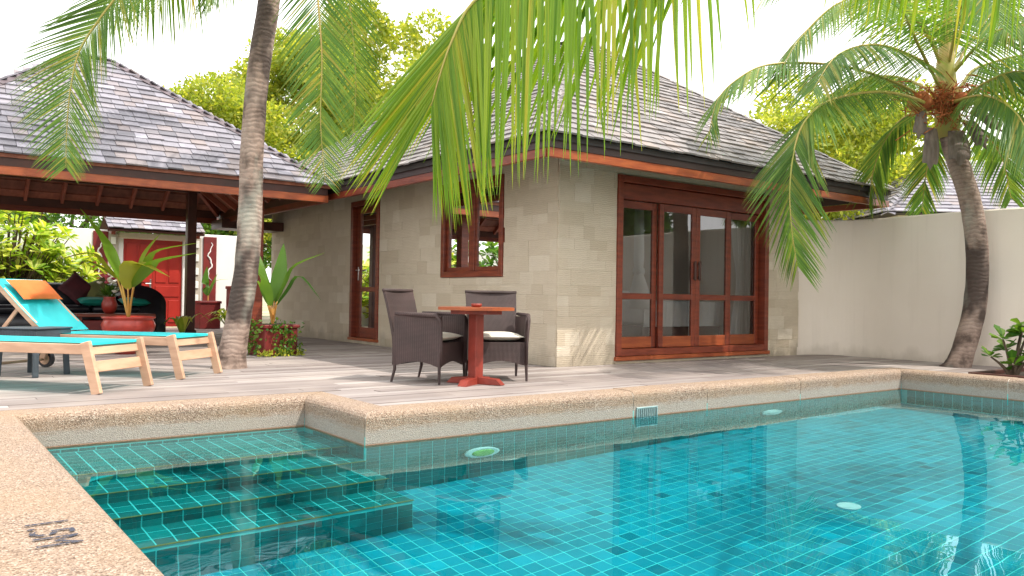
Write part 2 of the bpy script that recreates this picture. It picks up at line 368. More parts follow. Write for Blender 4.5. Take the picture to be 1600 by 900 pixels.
def sling_mat():
    m, nt, bs, L = nodes('turquoise_mesh_sling'); v = mapped(nt)
    c = mixc(nt, mrange(nt, noise_(nt, v, 2.5, 3), .35, .65, 0, 1), (.02, .56, .62), (.03, .66, .70))
    L.new(c, bs.inputs['Base Color']); bs.inputs['Roughness'].default_value = .55
    t = nt.nodes.new('ShaderNodeBsdfTranslucent'); L.new(c, t.inputs[0]); mx = nt.nodes.new('ShaderNodeMixShader'); mx.inputs[0].default_value = .25
    L.new(bs.outputs[0], mx.inputs[1]); L.new(t.outputs[0], mx.inputs[2]); L.new(mx.outputs[0], nt.nodes['Material Output'].inputs[0]); return m
M['sling'] = sling_mat()

def glass_mat():
    m = bpy.data.materials.new('window_glass'); m.use_nodes = True; nt = m.node_tree; L = nt.links; nt.nodes.remove(nt.nodes['Principled BSDF'])
    t = nt.nodes.new('ShaderNodeBsdfTransparent'); t.inputs[0].default_value = (.94, .96, .95, 1); g = nt.nodes.new('ShaderNodeBsdfGlossy'); g.inputs['Roughness'].default_value = 0.0; g.inputs[0].default_value = (1, 1, 1, 1)
    f = nt.nodes.new('ShaderNodeFresnel'); f.inputs[0].default_value = 2.05; mx = nt.nodes.new('ShaderNodeMixShader')
    L.new(f.outputs[0], mx.inputs[0]); L.new(t.outputs[0], mx.inputs[1]); L.new(g.outputs[0], mx.inputs[2]); L.new(mx.outputs[0], nt.nodes['Material Output'].inputs[0]); return m
M['glass'] = glass_mat()
def net_mat():
    m = bpy.data.materials.new('sheer_white_cloth'); m.use_nodes = True; nt = m.node_tree; L = nt.links; b = nt.nodes['Principled BSDF']; b.inputs['Base Color'].default_value = (.85, .85, .86, 1); b.inputs['Roughness'].default_value = .9
    t = nt.nodes.new('ShaderNodeBsdfTranslucent'); t.inputs[0].default_value = (.85, .85, .86, 1); mx = nt.nodes.new('ShaderNodeMixShader'); mx.inputs[0].default_value = .5
    L.new(b.outputs[0], mx.inputs[1]); L.new(t.outputs[0], mx.inputs[2]); L.new(mx.outputs[0], nt.nodes['Material Output'].inputs[0]); return m
M['sheer'] = net_mat()
def water_mat():
    m = bpy.data.materials.new('clear_pool_water'); m.use_nodes = True; nt = m.node_tree; g = nt.nodes.new('ShaderNodeBsdfGlass'); g.inputs['IOR'].default_value = 1.33; g.inputs['Roughness'].default_value = 0
    g.inputs[0].default_value = (.66, .97, 1, 1); nt.links.new(g.outputs[0], nt.nodes['Material Output'].inputs[0]); return m
M['water'] = water_mat()
def ink_mat():
    m = bpy.data.materials.new('worn_blue_black_paint'); m.use_nodes = True; nt = m.node_tree; L = nt.links; b = nt.nodes['Principled BSDF']; b.inputs['Base Color'].default_value = (.03, .035, .06, 1); b.inputs['Roughness'].default_value = .7
    n = noise_(nt, mapped(nt), 60, 5); t = nt.nodes.new('ShaderNodeBsdfTransparent'); mx = nt.nodes.new('ShaderNodeMixShader')
    L.new(mrange(nt, n, .53, .64, 0, 1), mx.inputs[0]); L.new(b.outputs[0], mx.inputs[1]); L.new(t.outputs[0], mx.inputs[2]); L.new(mx.outputs[0], nt.nodes['Material Output'].inputs[0]); return m
M['ink'] = ink_mat()

UNIT = {}
def unit(m):
    """unit box 0..1, shared by all alike pieces of one material"""
    if m.name not in UNIT: UNIT[m.name] = MB().box((0, 0, 0), (1, 1, 1)).mesh('block', m)
    return UNIT[m.name]
def pieces(name, rest, Ms, m, parent, limit=300):
    """Ms: matrices of unit boxes; the largest in view become parts, the rest one stuff mesh"""
    def score(Mx):
        c = Mx @ V((.5, .5, .5)); x, y, z = proj(c)
        if not (-40 < x < 1640 and -40 < y < 940): return 0
        s = [(Mx.to_3x3() @ V(a)).length for a in ((1, 0, 0), (0, 1, 0), (0, 0, 1))]; s.sort(); return s[1]*s[2]/(z*z)
    order = sorted(range(len(Ms)), key=lambda i: -score(Ms[i])); me = unit(m); out = []
    for i in order[:limit]: out.append(link(name, me, parent, Ms[i]))
    if len(order) > limit:
        b = MB()
        for i in order[limit:]: b.box((0, 0, 0), (1, 1, 1), Ms[i])
        o = b.build(rest, m, parent); o['kind'] = 'stuff'; out.append(o)
    return out
def rect_cut(r, holes):
    """cut a 2-D rectangle (u0,u1,v0,v1) by holes, returning rectangles left"""
    todo = [r]
    for h in holes:
        nxt = []
        for a in todo:
            if a[1] <= h[0] or a[0] >= h[1] or a[3] <= h[2] or a[2] >= h[3]: nxt.append(a); continue
            if a[0] < h[0]: nxt.append((a[0], h[0], a[2], a[3]))
            if a[1] > h[1]: nxt.append((h[1], a[1], a[2], a[3]))
            u0, u1 = max(a[0], h[0]), min(a[1], h[1])
            if a[2] < h[2]: nxt.append((u0, u1, a[2], h[2]))
            if a[3] > h[3]: nxt.append((u0, u1, h[3], a[3]))
        todo = nxt
    return todo

# ================================================================== SETTING
WZ = -0.16; TOPZ = 0.065
PX0, PX1, PY0, PY1 = -5.92, 3.03, -7.5, -2.78      # main pool
NX1, NY1 = -4.02, -1.76                            # step notch: x PX0..NX1, y PY1..NY1
g = MB(); S = 900; h0 = (-6.05, 3.2, -7.65, -1.6)
for a in rect_cut((-S, S, -S, S), [h0]): g.quad((a[0], a[2], -.07), (a[1], a[2], -.07), (a[1], a[3], -.07), (a[0], a[3], -.07))
tag(g.build('ground', M['sand']), kind='structure')
# deck boards
deck = MB()
for a in [(-3.78, 3.25, -2.52, -1.45), (-12, 5.75, -1.5, 0.0), (-12, 0, 0, 13.0), (3.28, 5.75, -3.35, -1.55)]:
    deck.quad((a[0], a[2], -.05), (a[1], a[2], -.05), (a[1], a[3], -.05), (a[0], a[3], -.05))
deck = deck.build('deck', M['soil']); tag(deck, kind='structure')
bm_ = []; y = -3.35; bw = .139
while y < 12.9:
    spans = []
    if y < -2.5: spans = [(3.31, 5.72)]
    elif y < -1.50: spans = [(-3.74, 5.72)]
    elif y < -.14: spans = [(-12, 5.72)]
    else: spans = [(-12, -.03)]
    for a, b in spans:
        x = a - rng.uniform(0, 2)
        while x < b:
            L = rng.uniform(2.2, 3.8); x0 = max(a, x); x1 = min(b, x+L)
            if x1-x0 > .15:
                dz = rng.uniform(-.003, .003)
                bm_.append(Matrix.Translation((x0+.002, y+.003, -.028+dz)) @ Matrix.Diagonal((x1-x0-.004, bw-.006, .028, 1)))
            x += L
    y += bw
pieces('deck_board', 'far_deck_boards', bm_, M['deck'], deck)

# ---- pool
pool = root('swimming_pool', 'turquoise tiled swimming pool with sandy pebble coping and corner steps', 'pool', (-1.4, -5, WZ), world_parts=True)
FZ = WZ-1.335
basin = MB()
def q2(b, pts): b.quad(*pts)
q2(basin, [(PX0, PY0, FZ), (PX1, PY0, FZ), (PX1, PY1, FZ), (PX0, PY1, FZ)])
q2(basin, [(NX1, PY1, FZ), (PX1, PY1, FZ), (PX1, PY1, -.1), (NX1, PY1, -.1)])
q2(basin, [(PX1, PY0, FZ), (PX1, PY1, FZ), (PX1, PY1, -.1), (PX1, PY0, -.1)])
q2(basin, [(PX0, PY0, FZ), (PX0, NY1, FZ), (PX0, NY1, -.1), (PX0, PY0, -.1)])
q2(basin, [(PX0, PY0, FZ), (PX1, PY0, FZ), (PX1, PY0, -.1), (PX0, PY0, -.1)])
q2(basin, [(NX1, PY1, FZ), (NX1, NY1, FZ), (NX1, NY1, -.1), (NX1, PY1, -.1)])
q2(basin, [(PX0, NY1, FZ), (NX1, NY1, FZ), (NX1, NY1, -.1), (PX0, NY1, -.1)])
basin.build('basin', M['grout'], pool)
T = .105; Ms = []; th = .004; gp = .0042
def tiles(o, u, v, n, nu, nv):
    o = V(o); u = V(u); v = V(v); n = V(n)
    for i in range(nu):
        for j in range(nv):
            p = o + u*(i*T+gp) + v*(j*T+gp)
            Ms.append(frame(p, u*(T-2*gp), v*(T-2*gp), n*th))
noses = [(-2.505, .21), (-2.82, .42), (-3.135, .63), (-3.45, .84)]; SX1 = -4.03; nst = 18
stp = MB(); ybk = NY1
for k, (yn, d) in enumerate(noses):
    x1 = SX1 if k else NX1+.001
    stp.box((PX0+.001, yn, FZ+.001), (SX1, ybk-.001 if k == 0 else ybk, WZ-d))
    ybk = yn
st = stp.build('step_block', M['grout'], pool)
prev = NY1
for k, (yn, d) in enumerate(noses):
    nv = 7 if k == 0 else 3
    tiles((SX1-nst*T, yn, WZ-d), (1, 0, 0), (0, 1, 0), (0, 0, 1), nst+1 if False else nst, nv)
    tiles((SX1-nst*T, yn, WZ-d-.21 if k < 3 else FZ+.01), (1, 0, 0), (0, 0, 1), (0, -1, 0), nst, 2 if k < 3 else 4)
    # yellow green nosing strip
    MB().bbox((PX0+.002, yn-.014, WZ-d-.004), (SX1+.004, yn+.006, WZ-d+.009), .003).build('step_nosing', M['olive_cloth'], pool)
Ms_floor = []; Ms_shaded = Ms; Ms = Ms_floor
tiles((SX1, PY1-44*T, FZ), (1, 0, 0), (0, 1, 0), (0, 0, 1), 67, 44)
tiles((SX1-nst*T, PY1-44*T, FZ), (1, 0, 0), (0, 1, 0), (0, 0, 1), nst, 38)
Ms = Ms_shaded
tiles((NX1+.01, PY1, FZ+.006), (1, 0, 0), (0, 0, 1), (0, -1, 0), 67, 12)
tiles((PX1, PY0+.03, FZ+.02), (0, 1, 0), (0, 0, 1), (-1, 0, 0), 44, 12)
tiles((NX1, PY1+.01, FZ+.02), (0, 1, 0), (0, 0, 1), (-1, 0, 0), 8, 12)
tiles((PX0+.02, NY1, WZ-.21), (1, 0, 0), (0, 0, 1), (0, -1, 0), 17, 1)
for o in pieces('tile', 'tile_field', Ms_floor, M['tile'], pool, 160)+pieces('tile', 'wall_tile_field', Ms_shaded, M['tile_shaded'], pool, 140): o.cycles.is_caustics_receiver = True
for o in pool.children: o.cycles.is_caustics_receiver = True
# coping: bullnose profile swept along each run, cut into slabs
def coping(p, d, out, L, width, m0, m1, cuts, joint=True):
    """p: start of water face, d: run direction, out: away from the water; m0/m1: mitre run per metre of width"""
    p = V(p); d = V(d); out = V(out); R = .055
    prof = [(0.0, -.23), (0, TOPZ-R)] + [(R-R*math.cos(a), TOPZ-R+R*math.sin(a)) for a in (math.pi/8, math.pi/4, 3*math.pi/8)] + [(R, TOPZ), (width-.015, TOPZ), (width, TOPZ-.015), (width, -.23)]
    cs = [0]+list(cuts)+[L]
    for i in range(len(cs)-1):
        a = cs[i]+(.004 if i else .003); b = cs[i+1]-(.004 if i < len(cs)-2 else .003); mb = MB(); k = len(prof)
        ma = m0 if i == 0 else 0; mb_ = m1 if i == len(cs)-2 else 0
        ns = max(2, int((b-a)/.25)); sj = rng.uniform(-.003, .003)
        for j in range(ns+1):
            t = j/ns
            for (s, z) in prof:
                q = p + d*((a-ma*s)*(1-t)+(b+mb_*s)*t) + out*(s-.001) ; mb.v.append((q.x, q.y, z+(sj if z > 0 else 0)))
        for j in range(ns):
            for e in range(k-1): n = j*k+e; mb.f.append((n, n+1, n+k+1, n+k))
        mb.f.append(tuple(range(k))); mb.f.append(tuple(ns*k+e for e in reversed(range(k)))); mb.fix = True
        mb.build('coping_slab', M['coping'], pool)
    # pale grout bed showing in the joints
    mb = MB(); k = len(prof); pr = [(max(s, .004) if s < width-.01 else s-.006, z-.005) for s, z in prof]
    for t, mm, q0 in ((0, m0, 0), (1, m1, L)):
        for (s, z) in pr:
            q = p + d*((q0-mm*s) if t == 0 else (q0+mm*s)) + out*s; mb.v.append((q.x, q.y, z))
    for e in range(k-1): mb.f.append((e, e+1, e+k+1, e+k))
    mb.fix = True
    mb.build('coping_grout', M['white_joint'], pool)
cw = .27; lw = .95
coping((PX0, PY0-.3, 0), (0, 1, 0), (-1, 0, 0), NY1-PY0+.3, lw, 0, cw/lw, (.3, 3.13))
coping((PX0, NY1, 0), (1, 0, 0), (0, 1, 0), NX1-PX0, cw, lw/cw, 1, ())
coping((NX1, NY1, 0), (0, -1, 0), (1, 0, 0), NY1-PY1, cw, 1, -1, ())
coping((NX1, PY1, 0), (1, 0, 0), (0, 1, 0), PX1-NX1, cw, -1, 1, (2.55, 3.52, 5.0))
coping((PX1, PY1, 0), (0, -1, 0), (1, 0, 0), PY1-PY0+.2, cw, 1, 0, (1.17, 2.9))
coping((PX1+.27, PY0, 0), (-1, 0, 0), (0, -1, 0), PX1+.27-PX0, .3, 0, 0, (3, 6))
# worn depth marking
fc = bpy.data.curves.new('depth_marking', 'FONT'); fc.body = '1.5M'; fc.size = .19; fc.space_character = 1.05
fo = bpy.data.objects.new('tmp', fc); col.objects.link(fo); bpy.context.view_layer.update()
me = bpy.data.meshes.new_from_object(fo.evaluated_get(bpy.context.evaluated_depsgraph_get())); bpy.data.objects.remove(fo)
me.materials.append(M['ink'])
bx = [v.co.x for v in me.vertices]; sxx = .30/(max(bx)-min(bx))
link('depth_marking', me, pool, frame((-6.205, -4.575, TOPZ+.004), (0, -sxx, 0), (1, 0, 0), (0, 0, 1)))
# skimmer grate set in the coping face
gx0, gx1, gz0, gz1 = -1.44, -1.18, -.245, -.075; gy = PY1-.004
sk = MB(); sk.bbox((gx0, gy-.014, gz0), (gx1, gy, gz0+.014), .003); sk.bbox((gx0, gy-.014, gz1-.014), (gx1, gy, gz1), .003)
sk.bbox((gx0, gy-.014, gz0+.014), (gx0+.014, gy, gz1-.014), .003); sk.bbox((gx1-.014, gy-.014, gz0+.014), (gx1, gy, gz1-.014), .003)
gr = sk.build('skimmer_grate', M['grate'], pool)
MB().box((gx0+.01, gy-.003, gz0+.01), (gx1-.01, gy-.001, gz1-.01)).build('grate_backing', M['soil'], gr)
for i in range(9):
    x = gx0+.022+i*.0245; MB().bbox((x, gy-.012, gz0+.014), (x+.012, gy-.004, gz1-.014), .002).build('grate_bar', M['grate'], gr)
def pool_light(x, z, lens):
    b = MB(); b.lathe([(.155, 0), (.155, .02), (.13, .032), (.11, .028)], n=28)
    R = frame((x, PY1-.012, z), (1, 0, 0), (0, 0, 1), (0, -1, 0)); b.v = [tuple(R @ V(p)) for p in b.v]; b.fix = True
    o = b.build('underwater_light', M['plastic'], pool); b = MB().lathe([(.105, 0), (.085, .02), (.04, .028)], n=24); R = frame((x, PY1-.038, z), (1, 0, 0), (0, 0, 1), (0, -1, 0)); b.v = [tuple(R @ V(p)) for p in b.v]; b.fix = True
    l = b.build('light_lens', lens, o); o.cycles.is_caustics_receiver = True; l.cycles.is_caustics_receiver = True
pool_light(-3.07, -.80, M['greenlens']); pool_light(.47, -.80, M['plastic'])
b = MB().lathe([(.075, 0), (.075, .012), (.05, .02), (.012, .02)], (-1.5, -4.8, FZ+.007), 24); o = b.build('floor_drain', M['plastic'], pool); o.cycles.is_caustics_receiver = True
# water sheet with small ripples
nx, ny = 460, 300; x0, x1, y0, y1 = PX0-.02, PX1+.02, PY0-.02, NY1+.02
X, Y = np.meshgrid(np.linspace(x0, x1, nx+1), np.linspace(y0, y1, ny+1)); Z = np.zeros_like(X); rs = np.random.RandomState(3)
for k in range(46):
    lam = math.exp(rs.uniform(math.log(.12), math.log(1.3))); a = rs.uniform(0, 2*math.pi); ph = rs.uniform(0, 6.28)
    Z += .00011*lam**.9*4*np.sin((X*math.cos(a)+Y*math.sin(a))*2*math.pi/lam+ph)*.35
env = .55+.45*np.sin(X*.9+1)*np.sin(Y*1.1+.4); Z *= env*.7
vs = np.stack([X, Y, Z+WZ], -1).reshape(-1, 3); fs = []
for j in range(ny):
    yc = (Y[j, 0]+Y[j+1, 0])/2
    for i in range(nx):
        if yc > PY1+.02 and X[0, i] > NX1+.02: continue
        n = j*(nx+1)+i; fs.append((n, n+1, n+nx+2, n+nx+1))
me = bpy.data.meshes.new('water'); me.from_pydata(vs.tolist(), [], fs); me.materials.append(M['water']); me.polygons.foreach_set('use_smooth', [True]*len(me.polygons)); me.update()
wo = link('water', me); tag(wo, kind='structure'); wo.cycles.is_caustics_caster = True

# ================================================================== roofs
def shingles(Ms, E0, E1, s, n, L, inset0, inset1, expo=.165, wr=(.15, .27), th=.022, rg=rng):
    """rows of shingles on a roof plane: eave E0->E1, up-slope s, normal n; insets per metre of slope at both ends"""
    E0 = V(E0); E1 = V(E1); u = (E1-E0); W = u.length; u.normalize(); s = V(s); n = V(n); d = 0; row = 0
    while d < L-.05:
        a = inset0*d; b = W-inset1*d; x = a - rg.uniform(0, .2); ln = min(expo*1.35, L-d+.02)
        while x < b:
            w = rg.uniform(*wr); xa = max(x, a); xb = min(x+w, b)
            if xb-xa > .035:
                tl = .10+rg.uniform(-.02, .045); yy = (s - n*tl).normalized(); zz = (n + s*tl).normalized(); lift = th*.6+ln*tl*.5*2+rg.uniform(0, .006)
                sk = rg.uniform(-.012, .012); dd = d+rg.uniform(-.008, .008)
                p = E0 + u*(xa+.003) + s*dd + n*lift
                Ms.append(frame(p, (u+s*sk)*(xb-xa-.006), yy*ln, zz*th))
            x += w
        d += expo; row += 1
def caps(parent, P, Q, m, w=.17, L=.34, th=.02, upv=(0, 0, 1)):
    P = V(P); Q = V(Q); d = (Q-P); n = max(1, round(d.length/(L*.92))); L = d.length/n/.92; d.normalize()
    x = d.cross(V((0, 0, 1))).normalized(); uu = x.cross(d)
    for i in range(n):
        p = P + d*(i*L*.92); b = MB()
        for sg in (-1, 1):
            a = p + uu*.03; e = a + x*sg*w - uu*w*.45
            b.quad(a, a+d*L-uu*.012, e+d*L-uu*.012, e); b.quad(a-uu*th, e-uu*th, e+d*L-uu*(.012+th), a+d*L-uu*(.012+th)); b.quad(a, e, e-uu*th, a-uu*th)
        b.fix = True
        b.build('ridge_cap', m, parent)

# ================================================================== VILLA
villa = root('villa', 'single storey stone clad villa with shingled hip roof and red wood doors', 'house', (0, 0, 0), world_parts=True)
WL, WR, WH = 9.7, 5.06, 2.95
winA = (1.12, 2.69, 1.135, 2.535); dorA = (4.68, 5.76, .10, 2.53); dorB = (.985, 4.235, .10, 2.505)
# left facing wall (x=0)
wb = MB()
for a in rect_cut((0, WL, -.05, WH), [winA, dorA]): wb.box((.0, a[0], a[2]), (.22, a[1], a[3]))
wallA = wb.build('side_wall', M['mortar'], villa)
wb = MB()
for a in rect_cut((0.001, WR, -.05, WH), [dorB]): wb.box((a[0], .0005, a[2]), (a[1], .22, a[3]))
wallB = wb.build('front_wall', M['mortar'], villa)
def ashlar(U, Vv, holes, mk, corner=0, wr=(.17, .42)):
    out = []; z = 0.0
    while z < Vv-.02:
        hh = rng.choice((.13, .17, .2, .2, .24)); hh = min(hh, Vv-z); u = corner-rng.uniform(0, .25)
        while u < U:
            w = rng.uniform(*wr); u0 = max(u, corner); u1 = min(u+w, U)
            for a in rect_cut((u0, u1, z, z+hh), holes):
                if a[1]-a[0] > .03 and a[3]-a[2] > .03: out.append(mk((a[0]+.0006, a[1]-.0006, a[2]+.0006, a[3]-.0006), .017+rng.uniform(0, .005)))
            u += w
        z += hh
    return out
sA = ashlar(WL, 2.9, [winA, dorA], lambda a, t: Matrix.Translation((-t, a[0], a[2])) @ Matrix.Diagonal((t, a[1]-a[0], a[3]-a[2], 1)), 0, (.2, .5))
pieces('stone', 'upper_stones', sA, M['stone'], wallA)
sB = ashlar(WR, 2.9, [dorB], lambda a, t: Matrix.Translation((a[0], -t, a[2])) @ Matrix.Diagonal((a[1]-a[0], t, a[3]-a[2], 1)), -.012)
pieces('stone', 'upper_stones', sB, M['stone'], wallB)
# hidden back walls, floor, ceiling of the room
MB().box((.22, 4.2, -.02), (WR, 4.3, 2.9)).build('inner_wall', M['inner'], villa)
MB().box((WR-.2, .22, -.02), (WR, 9.7, 2.95)).build('back_wall', M['cream'], villa)
MB().box((.22, 9.5, -.02), (WR-.2, 9.7, 2.95)).build('end_wall', M['cream'], villa)
MB().box((.222, .222, .0), (WR-.2, 9.5, .085)).build('room_floor', M['ceilwood'], villa)
MB().box((.222, .222, 2.75), (WR-.2, 9.5, 2.8)).build('room_ceiling', M['inner'], villa)
# roof
OV = 1.0; ZE = 2.645; PT = .725; ex0, ex1, ey0, ey1 = -OV, WR+OV, -OV, 10.6
hw = (ex1-ex0)/2; ZR = ZE+PT*hw; rx = (ex0+ex1)/2; ry0 = ey0+hw; ry1 = ey1-hw
rf = MB(); A_, B_, C_, D_ = V((ex0, ey0, ZE)), V((ex1, ey0, ZE)), V((ex1, ey1, ZE)), V((ex0, ey1, ZE)); R0, R1 = V((rx, ry0, ZR)), V((rx, ry1, ZR))
dz = V((0, 0, .07))
for q in ((A_, B_, R0), (C_, D_, R1)): rf.tri(*q); rf.tri(*[p-dz for p in reversed(q)])
for q in ((B_, C_, R1, R0), (D_, A_, R0, R1)): rf.quad(*q); rf.quad(*[p-dz for p in reversed(q)])
for a, b in ((A_, B_), (B_, C_), (C_, D_), (D_, A_)): rf.quad(a, b, b-dz, a-dz)
rf.fix = True
roof = rf.build('roof', M['underlay'], villa)
cs = 1/math.sqrt(1+PT*PT); SL = hw/cs
Ms = []
o = .05
shingles(Ms, (ex0-o, ey0-o, ZE-o*PT), (ex1+o, ey0-o, ZE-o*PT), (0, cs, PT*cs), (0, -PT*cs, cs), SL, cs, cs, .16)
Ms2 = []
shingles(Ms2, (ex0-o, ey1+o, ZE-o*PT), (ex0-o, ey0-o, ZE-o*PT), (cs, 0, PT*cs), (-PT*cs, 0, cs), SL, cs, cs, .16)
pieces('shingle', 'far_shingles', Ms+Ms2, M['shingle'], roof)
for q in ((A_, R0), (B_, R0), (D_, R1)):
    d_ = (q[1]-q[0]).normalized(); caps(roof, q[0]+V((0, 0, .05))-d_*.03, q[1]+V((0, 0, .05)), M['shingle'], .10, .3)
caps(roof, R0+V((0, 0, .05)), R1+V((0, 0, .05)), M['shingle'], .15)
# fascias: dark upper board, red lower board
def fascia(parent, P, Q, outv, z0, z1, t, m, name):
    P = V(P); Q = V(Q); o_ = V(outv); b = MB(); b.bar(P+o_*(t/2)+V((0, 0, (z0+z1)/2)), Q+o_*(t/2)+V((0, 0, (z0+z1)/2)), t, z1-z0, b=.006); return b.build(name, m, parent)
fz0 = 2.385
for (P, Q, ov, zz) in (((ex0+.03, ey0+.06, 0), (ex1-.03, ey0+.06, 0), (0, -1, 0), 0), ((ex0+.06, ey0+.062, 0), (ex0+.06, ey1-.03, 0), (-1, 0, 0), 0), ((ex1-.06, ey0+.062, 0), (ex1-.06, ey1-.03, 0), (1, 0, 0), 0)):
    fascia(villa, P, Q, ov, fz0+.105, ZE-.012, .03, M['fascia_dark'], 'upper_fascia')
    P2 = V(P)-V(ov)*.005; Q2 = V(Q)-V(ov)*.005
    fascia(villa, P2, Q2, ov, fz0, fz0+.1, .055, M['orangewood'] if ov[1] else M['redwood'], 'lower_fascia')  # orange wood on the sun-facing front: sunlight put into the colour
# rafters under the eaves
for i in range(12):
    x = ex0+.5+i*.56
    rn = min(1.08, x-ex0-.06, ex1-x-.06)
    if rn > .25: MB().bar((x, ey0+.1, ZE-.16+PT*.1), (x, ey0+rn, ZE-.16+PT*rn), .05, .1).build('rafter', M['darkwood'], villa)
for i in range(18):
    yy = ey0+.5+i*.6
    rn = min(1.08, yy-ey0-.06, ey1-yy-.06)
    if rn > .25: MB().bar((ex0+.1, yy, ZE-.16+PT*.1), (ex0+rn, yy, ZE-.16+PT*rn), .05, .1).build('rafter', M['darkwood'], villa)
for i in range(6):
    yy = ey0+.6+i*.6
    rn = min(1.02, yy-ey0-.06)
    if rn > .25: MB().bar((ex1-.1, yy, ZE-.16+PT*.1), (ex1-rn, yy, ZE-.16+PT*rn), .05, .1).build('rafter', M['darkwood'], villa)
# four leaf glass door in the front wall
def framebox(b, u0, u1, z0, z1, w, mk, t0, t1, sides='lrtb', bev=.005):
    if 'l' in sides: mk(b, u0, u0+w, z0, z1, t0, t1, bev)
    if 'r' in sides: mk(b, u1-w, u1, z0, z1, t0, t1, bev)
    if 't' in sides: mk(b, u0+w, u1-w, z1-w, z1, t0, t1, bev)
    if 'b' in sides: mk(b, u0+w, u1-w, z0, z0+w, t0, t1, bev)
mkB = lambda b, u0, u1, z0, z1, t0, t1, bev: b.bbox((u0, t0, z0), (u1, t1, z1), bev)
mkA = lambda b, u0, u1, z0, z1, t0, t1, bev: b.bbox((t0, u0, z0), (t1, u1, z1), bev)
b = MB(); framebox(b, dorB[0]+.004, dorB[1]-.004, dorB[2]+.004, dorB[3]-.004, .09, mkB, -.05, .14); b.build('door_frame', M['redwood'], villa)
b = MB(); mkB(b, dorB[0]+.1, dorB[1]-.1, dorB[3]-.31, dorB[3]-.1, .0, .10, .01); b.build('door_head_board', M['redwood'], villa)
MB().bbox((dorB[0]-.02, -.07, .045), (dorB[1]+.02, .0, .1), .006).build('door_sill', M['orangewood'], villa)
MB().bbox((dorB[0]-.02, -.045, 0), (dorB[1]+.02, -.004, .045), .006).build('sill_stone', M['stone'], villa)
u0, u1 = dorB[0]+.1, dorB[1]-.1; pw = (u1-u0)/4
for i in range(4):
    a, c = u0+i*pw+.003, u0+(i+1)*pw-.003; t = .02+(.05 if i in (0, 3) else 0); z0, z1 = .2, dorB[3]-.32; b = MB()
    mkB(b, a, a+.085, z0, z1, t, t+.045, .005); mkB(b, c-.085, c, z0, z1, t, t+.045, .005)
    mkB(b, a+.086, c-.086, z1-.1, z1, t+.002, t+.043, .004); mkB(b, a+.086, c-.086, .86, .94, t+.002, t+.043, .004)
    dl = b.build('door_leaf', M['redwood'], villa)
    b = MB(); mkB(b, a+.086, c-.086, z0, z0+.15, t+.002, t+.043, .004); b.build('bottom_rail', M['orangewood'], dl)
    for (za, zb) in ((z0+.151, .859), (.941, z1-.101)):
        MB().quad((a+.086, t+.02, za), (c-.086, t+.02, za), (c-.086, t+.02, zb), (a+.086, t+.02, zb)).build('pane', M['glass'], dl)
    if i in (1, 2):
        hx = c-.045 if i == 1 else a+.045; b = MB(); b.bbox((hx-.02, t-.045, 1.14), (hx+.02, t-.02, 1.42), .008); b.bbox((hx-.016, t-.02, 1.16), (hx+.016, t, 1.2), .004); b.bbox((hx-.016, t-.02, 1.36), (hx+.016, t, 1.4), .004)
        b.build('door_handle', M['darkwood'], dl)
# window in the side wall
b = MB(); framebox(b, winA[0]+.004, winA[1]-.004, winA[2]+.004, winA[3]-.004, .085, mkA, -.045, .12); wn_ = b.build('window', M['redwood'], villa)
a0, a1 = winA[0]+.09, winA[1]-.09; mid = (a0+a1)/2; b = MB(); mkA(b, mid-.05, mid+.05, winA[2]+.09, winA[3]-.09, .0, .06, .005); b.build('mullion', M['redwood'], wn_)
for (c0, c1) in ((a0, mid-.051), (mid+.051, a1)):
    b = MB(); framebox(b, c0, c1, winA[2]+.09, winA[3]-.09, .06, mkA, .012, .055); b.build('sash', M['redwood'], wn_)
    MB().quad((.03, c0+.06, winA[2]+.15), (.03, c1-.06, winA[2]+.15), (.03, c1-.06, winA[3]-.15), (.03, c0+.06, winA[3]-.15)).build('pane', M['glass'], wn_)
# glazed door in the side wall
b = MB(); framebox(b, dorA[0]+.004, dorA[1]-.004, dorA[2]+.004, dorA[3]-.004, .09, mkA, -.045, .14, 'lrt'); fa = b.build('side_door_frame', M['redwood'], villa)
MB().bbox((-.06, dorA[0]-.02, .055), (.14, dorA[1]+.02, .104), .006).build('side_door_sill', M['orangewood'], villa)
MB().bbox((-.05, dorA[0]-.02, 0), (-.003, dorA[1]+.02, .055), .006).build('sill_stone', M['stone'], villa)
c0, c1 = dorA[0]+.1, dorA[1]-.1; b = MB(); mkA(b, c0, c0+.1, .11, 2.43, .04, .085, .005); mkA(b, c1-.16, c1, .11, 2.43, .04, .085, .005)
mkA(b, c0+.101, c1-.161, 2.3, 2.43, .042, .083, .004); mkA(b, c0+.101, c1-.161, .92, 1.0, .042, .083, .004); mkA(b, c0+.101, c1-.161, .11, .29, .042, .083, .004)
sd = b.build('side_door', M['redwood'], villa)
for za, zb in ((.291, .919), (1.001, 2.299)):
    MB().quad((.06, c0+.1, za), (.06, c1-.16, za), (.06, c1-.16, zb), (.06, c0+.1, zb)).build('pane', M['glass'], sd)
b = MB(); b.tube([(.04, c1-.08, 1.3), (-.01, c1-.08, 1.3), (-.01, c1-.2, 1.3)], .011, 8); b.bbox((.032, c1-.1, 1.12), (.04, c1-.06, 1.36), .003); b.build('lever_handle', M['metal'], sd)
